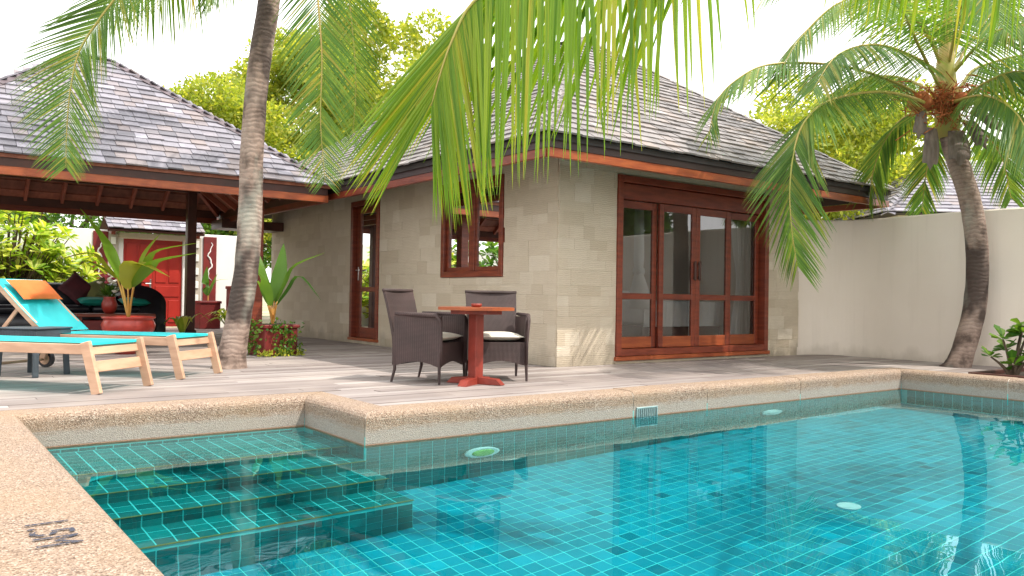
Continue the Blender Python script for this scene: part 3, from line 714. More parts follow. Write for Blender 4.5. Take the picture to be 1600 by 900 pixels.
# things inside the room
def folds(name, m, parent, x0, x1, y, z0, z1, amp=.035, nf=7, pinch=None, d=(1, 0, 0)):
    b = MB(); n = nf*8; rows = 14
    for j in range(rows+1):
        t = j/rows; z = z1+(z0-z1)*t; k = 1 if not pinch else 1-.45*math.exp(-((t-pinch)/.22)**2)
        for i in range(n+1):
            s = i/n; x = (x0+x1)/2+(s-.5)*(x1-x0)*k; b.v.append((x, y+amp*k*math.sin(s*nf*2*math.pi+t*.8)+amp*.3*math.sin(s*nf*4.3+t*3), z))
    for j in range(rows):
        for i in range(n): q = j*(n+1)+i; b.f.append((q, q+1, q+n+2, q+n+1))
    return b.build(name, m, parent, True)
cu = folds('curtain', M['sheer'], None, 3.93, 4.55, .42, .1, 2.45, .04, 7, .55); tag(cu, 'sheer white curtain gathered behind the rightmost glass door leaf', 'curtain')
bl = folds('window_blind', M['sheet'], None, 0, 0.01, .0, 0, .01, 0, 1); bpy.data.objects.remove(bl)
b = MB(); b.box((.13, a0, 2.06), (.136, a1, 2.46)); n = 16
b.tube([(.128, a0+(a1-a0)*i/n, 2.05+.012*math.sin(i*1.7)) for i in range(n+1)], .03, 8)
tag(b.build('window_blind', M['sheet']), 'half drawn pale fabric blind behind the side window', 'blind')
bed = root('bed', 'low bed with white linen seen through the glass doors', 'bed', (3.4, 1.9, .085))
b = MB(); b.bbox((-.92, -.96, 0), (.92, 1.05, .38), .02); b.build('bed_base', M['darkwood'], bed)
b = MB(); b.bbox((-.98, -1.04, .38), (.98, 1.05, .76), .07); b.build('mattress', M['sheet'], bed, True)
folds('valance', M['sheet'], bed, -.98, .98, -1.06, .36, .74, .02, 12)
for px_ in (-.45, .45):
    b = MB(); b.bbox((px_-.33, .55, .76), (px_+.33, 1.0, .92), .07); b.build('pillow', M['sheet'], bed, True)
net = root('mosquito_net', 'white mosquito net tied in a knot behind the leftmost glass leaf', 'net', (2.12, .68, .1))
b = MB(); b.tube([(.35, .35, 2.5), (.16, .16, 1.9), (0, 0, 1.35), (0, 0, 1.15), (.02, .0, .9), (.03, 0, .62)], [.05, .07, .075, .06, .13, .16], 12, jit=lambda i, k: .18*(k % 2)); b.build('hanging_net', M['sheer'], net, True)
b = MB(); b.tube([(-.06, 0, 1.17), (.06, 0, 1.17)], .07, 10); b.build('net_knot', M['sheer'], net, True)
b = MB(); b.tube([(.35, .35, 2.5), (.36, .36, 2.6)], .015, 6); b.build('net_cord', M['sheer'], net)

# ================================================================== PAVILION
pav = root('pavilion', 'open wooden pavilion with silvery shingle hip roof over the lounge area', 'pavilion', (-4.1, 7, 0), world_parts=True)
qx0, qx1, qy0, qy1, qz = -7.05, -1.1, 4.3, 9.8, 2.58; PP = .755; qh = (qy1-qy0)/2; qr = qz+PP*qh
pA, pB, pC, pD = V((qx0, qy0, qz)), V((qx1, qy0, qz)), V((qx1, qy1, qz)), V((qx0, qy1, qz)); pR0, pR1 = V((qx0+qh, qy0+qh, qr)), V((qx1-qh, qy0+qh, qr))
rf = MB(); dz = V((0, 0, .05))
for q in ((pB, pC, pR1), (pD, pA, pR0)): rf.tri(*q); rf.tri(*[p-dz for p in reversed(q)])
for q in ((pA, pB, pR1, pR0), (pC, pD, pR0, pR1)): rf.quad(*q); rf.quad(*[p-dz for p in reversed(q)])
for a, b in ((pA, pB), (pB, pC), (pC, pD), (pD, pA)): rf.quad(a, b, b-dz, a-dz)
rf.fix = True; proof = rf.build('roof', M['ceilwood'], pav)
ps = 1/math.sqrt(1+PP*PP); Ms = []
shingles(Ms, pA+V((-o, -o, -o*PP)), pB+V((o, -o, -o*PP)), (0, ps, PP*ps), (0, -PP*ps, ps), qh/ps+.05, ps, ps, .165, (.16, .28))
pieces('shingle', 'far_shingles', Ms, M['shingle2'], proof)
Ms = []
shingles(Ms, pB+V((o, -o, -o*PP)), pC+V((o, o, -o*PP)), (-ps, 0, PP*ps), (PP*ps, 0, ps), qh/ps, ps, ps, .165, (.16, .28))
shingles(Ms, pD+V((-o, o, -o*PP)), pA+V((-o, -o, -o*PP)), (ps, 0, PP*ps), (-PP*ps, 0, ps), qh/ps, ps, ps, .165, (.16, .28))
b = MB()
for m_ in Ms: b.box((0, 0, 0), (1, 1, 1), m_)
so = b.build('side_shingles', M['shingle2'], proof); so['kind'] = 'stuff'
for P, Q in ((pB, pR1), (pA, pR0)): caps(proof, P+V((0, 0, .05)), Q+V((0, 0, .05)), M['shingle_dark'], .13, .55)
caps(proof, pR0+V((0, 0, .05)), pR1+V((0, 0, .05)), M['shingle2'], .15)
for (P, Q, ov) in (((qx0+.03, qy0+.06, 0), (qx1-.03, qy0+.06, 0), (0, -1, 0)), ((qx1-.06, qy0+.062, 0), (qx1-.06, qy1-.03, 0), (1, 0, 0)), ((qx0+.06, qy0+.062, 0), (qx0+.06, qy1-.03, 0), (-1, 0, 0)), ((qx0+.1, qy1-.06, 0), (qx1-.1, qy1-.06, 0), (0, 1, 0))):
    fascia(pav, P, Q, ov, qz-.165, qz-.01, .03, M['darkwood'], 'upper_fascia')
    fascia(pav, V(P)-V(ov)*.004, V(Q)-V(ov)*.004, ov, qz-.27, qz-.16, .055, M['orangewood'] if ov[1] < 0 else M['redwood'], 'lower_fascia')  # front board orange, the rest red: its sunlight is in the colour
zr = qz-.12
for i in range(9):
    x = qx0+.55+i*.6; run = min(qh-.05, x-qx0-.02, qx1-x-.02)
    for yy, sg in ((qy0, 1), (qy1, -1)):
        if run > .2: MB().bar((x, yy+sg*.1, zr+.1*PP), (x, yy+sg*run, zr+run*PP), .05, .1).build('rafter', M['rafterwood'], pav)
for i in range(8):
    yy = qy0+.6+i*.6; run = min(qh-.05, yy-qy0-.02, qy1-yy-.02)
    for xx, sg in ((qx0, 1), (qx1, -1)):
        if run > .2: MB().bar((xx+sg*.1, yy, zr+.1*PP), (xx+sg*run, yy, zr+run*PP), .05, .1).build('rafter', M['rafterwood'], pav)
for P, Q in ((pA, pR0), (pB, pR1), (pC, pR1), (pD, pR0)):
    d_ = (Q-P); MB().bar(P+d_*.03-V((0, 0, .13)), Q-V((0, 0, .13)), .07, .14).build('hip_rafter', M['rafterwood'], pav)
# ceiling boards on the underside of the back slope (thin battens across the rafters)
for i in range(13):
    d = .15+i*.2; z = qz-.062+d*PP
    MB().bar((qx0+d+.1, qy1-d, z), (qx1-d-.1, qy1-d, z), .17, .012, (0, PP, 1)).build('ceiling_board', M['ceilwood'], pav)
posts = [(-1.95, 5.2), (-1.95, 8.9), (-6.2, 5.2), (-6.2, 8.9)]
for (x, y_) in posts:
    b = MB(); b.bbox((x-.085, y_-.085, 0), (x+.085, y_+.085, 3.0), .01); p_ = b.build('post', M['redwood'] if y_ < 7 else M['darkwood'], pav)
    b = MB(); b.bbox((x-.11, y_-.11, 0), (x+.11, y_+.11, .12), .01); b.build('post_base', M['darkwood'], p_)
for P, Q in (((-6.35, 5.2, 2.93), (-1.8, 5.2, 2.93)), ((-6.35, 8.9, 2.93), (-1.8, 8.9, 2.93))): MB().bar(P, Q, .12, .22, b=.008).build('beam', M['darkwood'], pav)
for P, Q in (((-1.95, 5.28, 2.93), (-1.95, 8.82, 2.93)), ((-6.2, 5.28, 2.93), (-6.2, 8.82, 2.93))): MB().bar(P, Q, .12, .16, b=.008).build('beam', M['darkwood'], pav)
MB().box((-1.32, 9.0, 2.18), (-.03, 9.7, 2.36)).build('tie_block', M['darkwood'], pav)

# ================================================================== garden walls
def wall_path(pts, h, t, m, name, label):
    b = MB(); P = [V((x, y_, 0)) for x, y_ in pts]; k = 0; prof = [(-t/2, -.06), (-t/2, h-.02), (-t/2+.02, h), (t/2-.02, h), (t/2, h-.02), (t/2, -.06)]
    for i, p in enumerate(P):
        d = (P[min(i+1, len(P)-1)]-P[max(i-1, 0)]).normalized(); nrm = V((-d.y, d.x, 0))
        for s, z in prof: b.v.append(tuple(p+nrm*s+V((0, 0, z))))
    n = len(prof)
    for i in range(len(P)-1):
        for e in range(n): a = i*n+e; c = i*n+(e+1) % n; b.f.append((a, a+n, c+n, c))
    b.f.append(tuple(range(n))); b.f.append(tuple((len(P)-1)*n+e for e in range(n))); b.fix = True
    return tag(b.build(name, m), label, 'wall')
cp = catmull([(5.0, .12, 0), (5.4, .02, 0), (5.75, -.28, 0), (5.9, -.75, 0), (5.85, -1.5, 0), (5.75, -2.4, 0), (5.82, -3.3, 0), (5.95, -5, 0), (6.1, -8, 0), (6.2, -13, 0)], 60)
wall_path([(p.x, p.y) for p in cp], 2.2, .16, M['cream'], 'curved_garden_wall', 'smooth cream rendered garden wall curving away from the villa behind the palm')
wall_path([(6.1, -13.1), (-13, -13.1)], 2.2, .16, M['cream'], 'rear_garden_wall', 'cream garden wall reflected faintly in the glass doors')
wall_path([(-12.3, -13), (-12.3, 13.2)], 2.1, .16, M['white'], 'side_garden_wall', 'white garden wall reflected in the narrow glazed side door')
gwY = 13.1
wall_path([(-12.4, gwY), (-2.45, gwY)], 2.28, .2, M['white'], 'gate_wall', 'sunlit white boundary wall behind the pavilion sofa')
wall_path([(-.86, gwY), (.9, gwY)], 2.3, .2, M['white'], 'gate_wall', 'white boundary wall section between the red gate and the stone villa')
# entrance gate
gate = root('entrance_gate', 'red panelled double gate under a small shingled roof in the boundary wall', 'gate', (-1.65, gwY, 0), world_parts=True)
for i, (x0_, x1_) in enumerate(((-2.33, -1.672), (-1.668, -1.0))):
    b = MB(); b.bbox((x0_, gwY-.04, .02), (x1_, gwY+.0, 2.1), .006); lf = b.build('gate_leaf', M['gatered'], gate)
    for (za, zb) in ((.12, .66), (.74, 1.0), (1.08, 2.0)):
        xm = (x0_+x1_)/2
        for (xa, xb) in ((x0_+.06, xm-.03), (xm+.03, x1_-.06)) if zb-za > .3 else ((x0_+.06, x1_-.06),):
            b = MB(); b.bbox((xa, gwY-.058, za), (xb, gwY-.041, zb), .012); b.build('raised_panel', M['gatered'], lf)
b = MB(); b.tube([(-1.72, gwY-.05, 1.05), (-1.72, gwY-.1, 1.05), (-1.84, gwY-.1, 1.05)], .014, 8); b.bbox((-1.745, gwY-.052, .92), (-1.695, gwY-.041, 1.16), .003); b.build('gate_handle', M['metal'], gate)
for x in (-2.39, -.94): MB().bbox((x-.055, gwY-.09, 0), (x+.055, gwY+.05, 2.2), .008).build('gate_post', M['white'], gate)
MB().bbox((-2.5, gwY-.1, 2.105), (-.82, gwY+.06, 2.24), .008).build('lintel', M['cream'], gate)
b = MB(); gE0, gE1 = V((-2.75, gwY-.5, 2.27)), V((-.6, gwY-.5, 2.27)); gs = V((0, .85, .53)).normalized(); gn = V((0, -gs.z, gs.y)); gL = .62
b.quad(gE0, gE1, gE1+gs*gL, gE0+gs*gL); b.quad(*[p-gn*.05 for p in (gE0, gE0+gs*gL, gE1+gs*gL, gE1)]); b.quad(gE0, gE0-gn*.05, gE1-gn*.05, gE1); b.quad(gE0+gs*gL, gE1+gs*gL, gE1+gs*gL+V((0, .5, -.3)), gE0+gs*gL+V((0, .5, -.3))); b.fix = True
gr_ = b.build('gate_roof', M['darkwood'], gate); Ms = []; shingles(Ms, gE0, gE1, gs, gn, gL, 0, 0, .2, (.14, .22)); pieces('shingle', 'far_shingles', Ms, M['shingle2'], gr_)
for x in (-2.62, -.74): MB().bar((x, gwY-.45, 2.2), (x, gwY+.1, 2.5), .08, .1).build('roof_bracket', M['redwood'], gate)
# panels with white squiggle
def wpanel(x, lab):
    p = root('carved_panel', lab, 'wall panel', (x, gwY-.12, .0), 0, 'dark red carved panels on the boundary wall')
    MB().bbox((-.16, -.02, .3), (.16, .015, 2.24), .01).build('board', M['boxred'], p)
    b = MB(); b.tube([(.045*math.sin(i*.75+.5)+.02*math.sin(i*1.9), -.026, 2.1-i*.055) for i in range(18)], [.006+.014*math.sin(math.pi*i/17) for i in range(18)], 6); b.build('carved_line', M['white'], p, True)
wpanel(-2.83, 'dark red wall panel with white wavy line behind the flower vase')
wpanel(-.36, 'dark red wall panel with white wavy line above the small planter')
for nm, xs in (('left', (-2.62, -2.5)), ('right', (-.78, -.62))):
    p = root('stone_strip', 'grey wall strip with pale square stones %s' % ('between carved panel and red gate' if nm == 'left' else 'beside the dark pavilion post'), 'wall cladding', ((xs[0]+xs[1])/2, gwY-.1, 0), 0, 'stone inset strips beside the gate')
    w = xs[1]-xs[0]; MB().box((-w/2-.05, -.03, 0), (w/2+.05, -.002, 2.2)).build('strip_backing', M['mortar'], p)
    for k in range(6): MB().bbox((-w/2+.01, -.06, .3+k*.33), (w/2-.01, -.031, .47+k*.33), .006).build('stone_block', M['white'], p)

# neighbour roof behind the right hand wall
nb = root('neighbour_house', 'grey shingled hip roof of a house beyond the cream wall', 'house', (17, 2.0, 0), world_parts=True)
na = V((12.6, 2.6, 3.05)); nd = V((.80, -.60, 0)); nn = V((.6, .8, 0)); W_ = 9.5; rise = 1.75; dep = 2.9
e0, e1 = na, na+nd*W_; a0_, a1_ = na+nd*2.6+nn*dep+V((0, 0, rise)), e1-nd*2.6+nn*dep+V((0, 0, rise))
b = MB(); b.quad(e0, e1, a1_, a0_); b.quad(e1, e0, e0+nn*2*dep, e1+nn*2*dep); b.tri(e0+nn*2*dep, e0, a0_); b.tri(e1, e1+nn*2*dep, a1_); b.quad(e1+nn*2*dep, e0+nn*2*dep, a0_, a1_); b.fix = True
nr = b.build('roof', M['underlay'], nb)
ss = (nn*dep+V((0, 0, rise))).normalized(); sn = nd.cross(ss).normalized(); sn = sn if sn.z > 0 else -sn; Ms = []
shingles(Ms, e0, e1, ss, sn, V((dep, rise)).length, 2.6/V((dep, rise)).length, 2.6/V((dep, rise)).length, .2, (.2, .34)); pieces('shingle', 'far_shingles', Ms, M['shingle2'], nr)
s2 = (nd*2.6+V((0, 0, rise))); L2 = (nd*2.6+V((0, 0, rise))).length; s2.normalize(); n2_ = nn.cross(s2).normalized(); n2_ = n2_ if n2_.z > 0 else -n2_; Ms = []
shingles(Ms, e0+nn*2*dep, e0, s2, n2_, L2, dep/L2, dep/L2, .2, (.2, .34)); b = MB()
for m_ in Ms: b.box((0, 0, 0), (1, 1, 1), m_)
so = b.build('side_shingles', M['shingle2'], nr); so['kind'] = 'stuff'
caps(nr, e0, a0_, M['shingle2'], .16); caps(nr, a0_, a1_, M['shingle2'], .16)
b = MB(); c0_ = na+nd*.5+nn*.5; b.prism([(p.x, p.y) for p in (c0_, c0_+nd*(W_-1), c0_+nd*(W_-1)+nn*(2*dep-1), c0_+nn*(2*dep-1))], -.05, 3.1); b.fix = True; b.build('wall', M['cream'], nb)

# ================================================================== furniture
def lounger(loc, ang, label, recl=42):
    """local: foot end at y=0, head towards +y; x across"""
    t = root('sun_lounger', label, 'sun lounger', loc, ang, 'sun loungers by the pool'); w = .35; H = .42; Lb = 1.46
    for s in (-1, 1):
        MB().bar((s*(w-.02), .02, H-.05), (s*(w-.02), 2.2, H-.05), .035, .085, b=.004).build('side_rail', M['teak'], t)
        b = MB(); b.bar((s*(w-.005), .0, H+.012), (s*(w-.005), -.12, 0), .04, .085, (0, 1, 0), b=.004); b.build('leg', M['teak'], t)
        b = MB(); b.bar((s*(w-.02), 1.92, H-.05), (s*(w-.02), 2.0, .1), .04, .07, (0, 1, 0), b=.004); b.build('leg', M['teak'], t)
        b = MB(); b.tube([(s*(w+.005), 2.0, .09), (s*(w+.055), 2.0, .09)], .09, 20); wh = b.build('wheel', M['black_leather'], t); b = MB(); b.tube([(s*(w+.0), 2.0, .09), (s*(w+.062), 2.0, .09)], .06, 16); b.build('wheel_hub', M['teak'], wh)
    MB().bar((-w+.02, 0.0, H-.07), (w-.02, 0.0, H-.07), .022, .065, (0, .25, 1), b=.004).build('cross_slat', M['teak'], t)
    MB().bar((-w+.02, -.035, H-.20), (w-.02, -.035, H-.20), .022, .095, (0, .25, 1), b=.004).build('cross_slat', M['teak'], t)
    MB().bar((-w+.02, 2.0, .09), (w-.02, 2.0, .09), .03, .03, b=.004).build('axle', M['teak'], t)
    b = MB(); n = 12
    for i in range(n+1):
        y_ = .0+Lb*i/n; sag = -.012*math.sin(math.pi*i/n); hem = .0
        for x in (-w+.015, -w*.5, 0, w*.5, w-.015): b.v.append((x, y_, H+.004+sag*(1-(x/w)**2)))
    for i in range(n):
        for j in range(4): q = i*5+j; b.f.append((q, q+1, q+6, q+5))
    k = len(b.v); b.v += [(x, .0, H-.02) for x in (-w+.015, w-.015)]; b.f.append((0, k, k+1, 4))
    b.build('seat_sling', M['sling'], t, True)
    A = math.radians(recl); dv = V((0, math.cos(A), math.sin(A))); nv = V((0, -math.sin(A), math.cos(A))); P = V((0, Lb, H-.01)); BL = .80
    for s in (-1, 1):
        MB().bar(P+V((s*(w-.045), 0, 0)), P+V((s*(w-.045), 0, 0))+dv*BL, .03, .06, nv, b=.004).build('back_rail', M['teak'], t)
        MB().bar(P+V((s*(w-.08), 0, 0))+dv*.42, V((s*(w-.08), 2.05, H-.06)), .022, .04, (0, 1, 0), b=.003).build('back_strut', M['teak'], t)
    MB().bar(P+dv*(BL-.02)+V((-w+.06, 0, 0)), P+dv*(BL-.02)+V((w-.06, 0, 0)), .03, .05, nv, b=.004).build('top_rail', M['teak'], t)
    b = MB()
    for i in range(9):
        q = P+dv*(BL*i/8)+nv*(.036-.012*math.sin(math.pi*i/8))
        for x in (-w+.02, 0, w-.02): b.v.append(tuple(q+V((x, 0, 0))))
    q = P+dv*(BL+.012)-nv*.03
    for x in (-w+.02, 0, w-.02): b.v.append(tuple(q+V((x, 0, 0))))
    for i in range(9):
        for j in range(2): k = i*3+j; b.f.append((k, k+1, k+4, k+3))
    b.build('back_sling', M['sling'], t, True)
    return t, P, dv, nv
LA = math.atan2(.676, .737)
l1, *_ = lounger((-5.045, .02, 0), LA, 'turquoise sling lounger nearest the pool, its head end outside the left edge', 3)
l2, LP, Ldv, Lnv = lounger((-4.14, .92, 0), LA, 'turquoise sling lounger with raised back carrying the orange pillow')
def cushion(name, w, h, t, m, M4, label, cat, parent=None, sub=10, group=None):
    b = MB()
    for sg in (1, -1):
        for i in range(sub+1):
            for j in range(sub+1):
                u, v = 2*i/sub-1, 2*j/sub-1; k = max(0, (1-abs(u)**3)*(1-abs(v)**3))**.45
                pin = 1-.06*(u*u*(1-abs(v))+v*v*(1-abs(u)))
                b.v.append(tuple(M4 @ V((u*w/2*pin, v*h/2*pin, sg*t/2*k))))
    n1 = (sub+1)**2
    for s in (0, 1):
        for i in range(sub):
            for j in range(sub):
                q = s*n1+i*(sub+1)+j; f_ = (q, q+1, q+sub+2, q+sub+1); b.f.append(f_ if s else tuple(reversed(f_)))
    o_ = b.build(name, m, parent, True)
    if label: tag(o_, label, cat, group)
    return o_
R2 = Matrix.Translation((-4.14, .92, 0)) @ Matrix.Rotation(LA, 4, 'Z')
pc = LP+Ldv*.58+Lnv*.085; cushion('pillow', .56, .30, .10, M['orange_cloth'], R2 @ frame(pc, (1, 0, 0), Ldv, Lnv), 'orange pillow resting on the raised lounger back', 'pillow')
# wicker side table
stb = root('side_table', 'dark slate wicker side table standing between the two loungers', 'side table', (-5.45, 1.72, 0), LA)
MB().bbox((-.24, -.24, .36), (.24, .24, .465), .008).build('table_apron', M['wicker_grey'], stb)
MB().bbox((-.25, -.25, .466), (.25, .25, .485), .006).build('table_top', M['wicker_grey'], stb)
for sx in (-1, 1):
    for sy in (-1, 1): MB().bar((sx*.2, sy*.2, .36), (sx*.215, sy*.215, 0), .055, .055, b=.004).build('leg', M['wicker_grey'], stb)
# wicker armchairs : local forward = -y
def armchair(loc, ang, label):
    t = root('wicker_armchair', label, 'armchair', loc, ang, 'wicker armchairs at the red table'); W, D = .28, .25
    for sx in (-1, 1):
        for sy, yy in ((-1, -D), (1, D)):
            b = MB(); x = sx*(W-.01); b.tube([(x, yy, .30), (x, yy, .13), (x+sx*.004, yy+(.035 if sy > 0 else -.004), 0.0)], [.016, .016, .012], 8); b.build('leg', M['wicker'], t)
        # side panel with arched lower edge and curved arm
        b = MB(); n = 14
        for i in range(n+1):
            s = i/n; yy = -D-.012+(2*D+.024)*s; zb = .16+.055*math.sin(math.pi*s); zt = .665-.01*s
            for xo in (0, .028): b.v += [(sx*(W-xo), yy, zb), (sx*(W-xo), yy, zt)]
        for i in range(n):
            k = i*4; b.f += [(k, k+4, k+5, k+1), (k+2, k+3, k+7, k+6), (k+1, k+5, k+7, k+3), (k, k+2, k+6, k+4)]
        b.f += [(0, 1, 3, 2), (4*n, 4*n+2, 4*n+3, 4*n+1)]; b.fix = True
        b.build('side_panel', M['wicker'], t)
        b = MB(); b.tube([(sx*(W-.012), -D-.02, .18), (sx*(W-.01), -D-.018, .4), (sx*(W+.005), -D-.012, .62), (sx*(W+.008), -D+.03, .672), (sx*(W+.0), 0, .676), (sx*(W-.005), D, .68)], [.014, .015, .02, .024, .022, .018], 8); b.build('arm_edge', M['wicker'], t, True)
    # front apron
    b = MB(); n = 14
    for i in range(n+1):
        s = i/n; x = -W+.03+(2*W-.06)*s; zb = .16+.05*math.sin(math.pi*s); b.v += [(x, -D, zb), (x, -D, .40), (x, -D+.025, zb), (x, -D+.025, .40)]
    for i in range(n): k = i*4; b.f += [(k, k+1, k+5, k+4), (k+2, k+6, k+7, k+3), (k+1, k+3, k+7, k+5), (k, k+4, k+6, k+2)]
    b.fix = True; b.build('front_apron', M['wicker'], t)
    MB().box((-W+.03, -D+.03, .36), (W-.03, D-.02, .398)).build('seat', M['wicker'], t)
    cushion('seat_cushion', 2*W-.065, 2*D-.02, .09, M['cushion'], frame((0, -.01, .452), (1, 0, 0), (0, 1, 0), (0, 0, 1)), None, None, t)
    # back, leaning
    b = MB(); n = 10; rows = 8
    for sd in (0, 1):
        for j in range(rows+1):
            v = j/rows; z = .17+.74*v; yb = D+.005+(0.15*max(0, v-.3)**1.2)*1.2
            for i in range(n+1):
                s = 2*i/n-1; ww = (W-.012)+.02*max(0, v-.4); b.v.append((s*ww, yb+.028*sd-.02*(1-s*s)*(-1)*min(1, v*1.5), z-.008*(s*s)*(v > .95)))
    n1 = (rows+1)*(n+1)
    for sd in (0, 1):
        for j in range(rows):
            for i in range(n): q = sd*n1+j*(n+1)+i; b.f.append((q, q+1, q+n+2, q+n+1))
    for i in range(n): q = rows*(n+1)+i; b.f.append((q, q+1, q+1+n1, q+n1))
    for j in range(rows):
        for i in (0, n): q = j*(n+1)+i; b.f.append((q, q+n+1, q+n+1+n1, q+n1))
    b.fix = True; b.build('backrest', M['wicker'], t, False)
    b = MB(); pts = [(s*(W+.005), D+.02+.15*.7**1.2*1.2, .912) for s in (-1, -.5, 0, .5, 1)]; b.tube(pts, .017, 8); b.build('back_rim', M['wicker'], t, True)
    return t
def yaw_for(f): return math.atan2(f[0], -f[1])
armchair((-2.235, -.67, 0), yaw_for((.5, -.866)), 'brown wicker armchair with its side turned to the viewer, left of the table')
armchair((-1.525, -.83, 0), yaw_for((-.43, -.90)), 'brown wicker armchair facing forward behind the red table')
# red pedestal table
tb = root('pedestal_table', 'small red octagonal pedestal table between the wicker chairs', 'table', (-1.985, -1.12, 0), math.radians(10))
oc = lambda r: [(r*math.cos(math.pi/8+k*math.pi/4), r*math.sin(math.pi/8+k*math.pi/4)) for k in range(8)]
b = MB().prism(oc(.40), .728, .757); b.fix = True; b.build('table_top', M['orangewood'], tb)
b = MB().prism(oc(.27), .69, .727); b.fix = True; b.build('under_top', M['tablered'], tb)
MB().bbox((-.055, -.055, .06), (.055, .055, .69), .006).build('pedestal', M['tablered'], tb)
for k in range(4):
    a = k*math.pi/2+.35; d = V((math.cos(a), math.sin(a), 0)); b = MB(); Mx = frame((0, 0, 0), d, (-d.y, d.x, 0), (0, 0, 1)); n = len(b.v)
    P8 = [(.03, -.045, .0), (.30, -.045, 0), (.30, .045, 0), (.03, .045, 0), (.03, -.045, .07), (.24, -.045, .055), (.24, .045, .055), (.03, .045, .07)]
    b.v += [tuple(Mx @ V((p[0], p[1], p[2]+.004*(k % 2)))) for p in P8]; b.f += [(0, 3, 2, 1), (4, 5, 6, 7), (0, 1, 5, 4), (1, 2, 6, 5), (2, 3, 7, 6), (3, 0, 4, 7)]; b.build('foot', M['tablered'], tb)
ash = MB().lathe([(.045, 0), (.055, .022), (.052, .034), (.040, .034), (.036, .014)], (-1.985, -1.12, .758), 18); tag(ash.build('ashtray', M['tablered'], None, True), 'little red ashtray on the octagonal table top', 'ashtray')

# sofa and lounge under the pavilion
sofa = root('sofa', 'black leather sofa with rounded arm under the pavilion', 'sofa', (-4.0, 8.95, 0))
MB().bbox((-1.45, -.55, .08), (1.35, .35, .46), .06).build('seat_base', M['black_leather'], sofa, True)
MB().bbox((-1.45, .15, .46), (1.2, .42, 1.0), .1).build('backrest', M['black_leather'], sofa, True)
b = MB(); n = 14
for i in range(n+1):
    a = math.pi*.5*i/n; x = .95+.55*math.sin(a); z = .62+.36*math.cos(a); b.v += [(x, -.5, z), (x, .42, z), (x, -.5, .1), (x, .42, .1)]
for i in range(n): k = i*4; b.f += [(k, k+1, k+5, k+4), (k, k+4, k+6, k+2), (k+1, k+3, k+7, k+5)]
b.f.append((4*n, 4*n+1, 4*n+3, 4*n+2)); b.fix = True; b.build('curved_arm', M['black_leather'], sofa, True)
for i in range(3): MB().bbox((-1.4+i*.82, -.56, .46), (-.6+i*.82, .14, .6), .05).build('seat_cushion', M['black_leather'], sofa, True)
def rest(x, y, z, rz, tilt, roll=0): return Matrix.Translation((x, y, z)) @ Matrix.Rotation(rz, 4, 'Z') @ Matrix.Rotation(tilt, 4, 'X') @ Matrix.Rotation(roll, 4, 'Z')
cushion('throw_cushion', .46, .46, .16, M['maroon'], rest(-3.95, 8.85, .90, .1, 1.25, .8), 'maroon cushion standing on its corner against the sofa back', 'cushion')
cushion('throw_cushion', .44, .44, .15, M['maroon'], rest(-3.05, 8.85, .86, -.1, 1.25, .1), 'maroon cushion on the sofa beside its curved arm', 'cushion')
cushion('throw_cushion', .46, .46, .16, M['olive_cloth'], rest(-3.6, 8.87, .84, 0, 1.2, .4), 'olive green cushion on the sofa behind the flower vase', 'cushion')
cushion('floor_cushion', .5, .4, .14, M['teal_cloth'], rest(-3.72, 8.55, .67, 0, .15), 'teal cushion lying flat on the sofa left of the vase', 'cushion')
cushion('floor_cushion', .5, .4, .14, M['teal_cloth'], rest(-3.05, 8.5, .67, 0, .15), 'teal cushion lying flat on the sofa right of the vase', 'cushion')
ct = root('coffee_table', 'low dark red coffee table in front of the black sofa', 'coffee table', (-3.55, 7.75, 0))
MB().bbox((-.62, -.35, .42), (.62, .35, .47), .008).build('table_top', M['redwood'], ct)
MB().bbox((-.52, -.28, .12), (.52, .28, .36), .008).build('shelf_box', M['boxred'], ct)
for sx in (-1, 1):
    for sy in (-1, 1): MB().bbox((sx*.56-.03, sy*.29-.03, 0), (sx*.56+.03, sy*.29+.03, .42), .005).build('leg', M['redwood'], ct)
vs_ = root('flower_vase', 'red clay vase with pink and white flowers on the coffee table', 'vase', (-3.6, 7.8, .47))
MB().lathe([(.07, 0), (.12, .08), (.13, .16), (.10, .24), (.095, .27), (.11, .29), (.09, .285), (.06, .2)], (0, 0, 0), 20).build('vase', M['potred'], vs_, True)
b = MB()
for i in range(90):
    a = rng.uniform(0, 6.28); e = rng.uniform(.2, 1.4); L = rng.uniform(.15, .34); d = V((math.cos(a)*math.cos(e), math.sin(a)*math.cos(e), math.sin(e))); p = V((0, 0, .27))+d*L*.5; s = d.cross(V((0, 0, 1))).normalized()*.03; b.quad(p-d*.05, p+s, p+d*.12, p-s)
b.build('greenery', M['leaf_dark'], vs_)['kind'] = 'stuff'
for i in range(11):
    a = rng.uniform(0, 6.28); rr = rng.uniform(.02, .2); c = V((rr*math.cos(a), rr*math.sin(a), rng.uniform(.45, .68)-rr*.6)); b = MB(); b.lathe([(.008, -.02), (.04, 0), (.05, .02), (.03, .03), (.01, .02)], c, 8)
    b.build('flower', M['flower_pink'] if i % 3 == 0 else M['flower_white'], vs_, True)
b = MB()
for i in range(11): b.tube([(0, 0, .2), (.05*math.sin(i), .05*math.cos(i), .5)], .004, 4)
b.build('stems', M['leaf_dark'], vs_)

